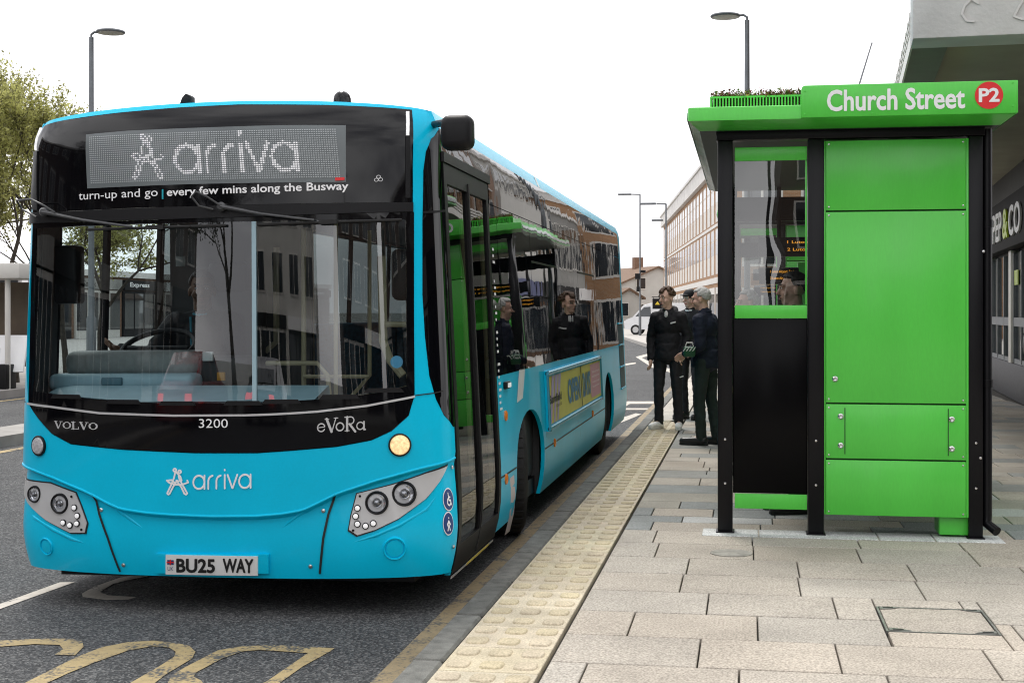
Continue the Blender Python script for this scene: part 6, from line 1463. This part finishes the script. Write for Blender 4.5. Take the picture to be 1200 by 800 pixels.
# the driver
pd_ = Vector((pd.x, 1.50, 1.09)); D = dict(pelvis=V3(0, 0, .0), waist=V3(0, .02, .16), chest=V3(0, -.01, .38), neck=V3(0, -.03, .555), head=V3(0, -.06, .715), shL=V3(.195, -.02, .50), shR=V3(-.195, -.02, .50), elL=V3(.27, -.16, .26), wrL=V3(.17, -.40, .27), elR=V3(-.30, -.20, .27), wrR=V3(-.40, -.42, .33),
         hipL=V3(.10, -.02, -.02), hipR=V3(-.10, -.02, -.02), knL=V3(.14, -.44, .0), knR=V3(-.14, -.44, .0), ankL=V3(.14, -.56, -.42), ankR=V3(-.14, -.56, -.42), toeL=V3(.15, -.72, -.47), toeR=V3(-.15, -.72, -.47))
dr = person('bus driver in a dark fleece with a blue lanyard, sitting at the wheel', BM @ pd_, 0, D, 1.0, SK[2], 'black', C_BLACK, C_TROUS, (B_SHOE, M['rubber']), face=R(20), seated=True, puffy=1.08, collar=mat('lanyard_blue', (.03, .26, .36), .6))
mb = MB(); mb.tube([(-.05, -.13, .54), (-.03, -.17, .40), (-.01, -.175, .22)], .008, 6); ln = mb.build('lanyard', bpy.data.materials['lanyard_blue'], dr); mb = MB(); mb.box((-.01, -.185, .15), (.07, .008, .10)); mb.build('pass_card', M['plate'], ln)
# ================================================================== light, sky, camera
w = bpy.data.worlds.new('World'); scene.world = w; w.use_nodes = True; nt = w.node_tree; N = nt.nodes; L = nt.links; bg_ = N['Background']
sun_el, sun_az = R(64), R(335)
sky = N.new('ShaderNodeTexSky'); sky.sky_type = 'NISHITA'; sky.sun_disc = False; sky.sun_elevation = sun_el; sky.sun_rotation = sun_az; sky.air_density = 1.0; sky.dust_density = 3.0
co = N.new('ShaderNodeTexCoord'); mp = N.new('ShaderNodeMapping'); mp.inputs['Scale'].default_value = (1, 1, 2.6); L.new(co.outputs['Generated'], mp.inputs[0])
nz = N.new('ShaderNodeTexNoise'); nz.inputs['Scale'].default_value = 2.2; nz.inputs['Detail'].default_value = 6; L.new(mp.outputs[0], nz.inputs[0])
cr = N.new('ShaderNodeValToRGB'); e = cr.color_ramp.elements; e[0].position = .36; e[0].color = (6.4, 6.35, 6.75, 1); e[1].position = .60; e[1].color = (15.5, 15.3, 15.4, 1); L.new(nz.outputs['Fac'], cr.inputs[0])
mx = N.new('ShaderNodeMix'); mx.data_type = 'RGBA'; mx.inputs[0].default_value = .90; L.new(sky.outputs[0], mx.inputs[6]); L.new(cr.outputs[0], mx.inputs[7]); L.new(mx.outputs[2], bg_.inputs[0]); bg_.inputs[1].default_value = .10
sl = bpy.data.lights.new('sun', 'SUN'); sl.energy = 1.3; sl.angle = R(14); sl.color = (1.0, .96, .90); so_ = bpy.data.objects.new('sun', sl); C.objects.link(so_)
sd = Vector((math.sin(sun_az)*math.cos(sun_el), math.cos(sun_az)*math.cos(sun_el), math.sin(sun_el)))
so_.rotation_euler = (-sd).to_track_quat('-Z', 'Y').to_euler(); so_.location = (0, 0, 30)
cd = bpy.data.cameras.new('camera'); cam = bpy.data.objects.new('camera', cd); C.objects.link(cam); scene.camera = cam
cam.location = CAM; cam.rotation_euler = (R(90), 0, TH); cd.sensor_width = 36; cd.lens = 36*FPX/1200; cd.shift_y = -(400-HV)/1200; cd.clip_start = .05; cd.clip_end = 3000
scene.view_settings.view_transform = 'Standard'; scene.view_settings.look = 'None'; scene.view_settings.exposure = 0.60; scene.view_settings.gamma = 1
scene.render.engine = 'CYCLES'; cy = scene.cycles; cy.use_denoising = True; cy.max_bounces = 10; cy.transparent_max_bounces = 24; cy.glossy_bounces = 5; cy.diffuse_bounces = 4; cy.filter_width = 1.1; cy.caustics_reflective = False; cy.caustics_refractive = False; cy.sample_clamp_indirect = 6
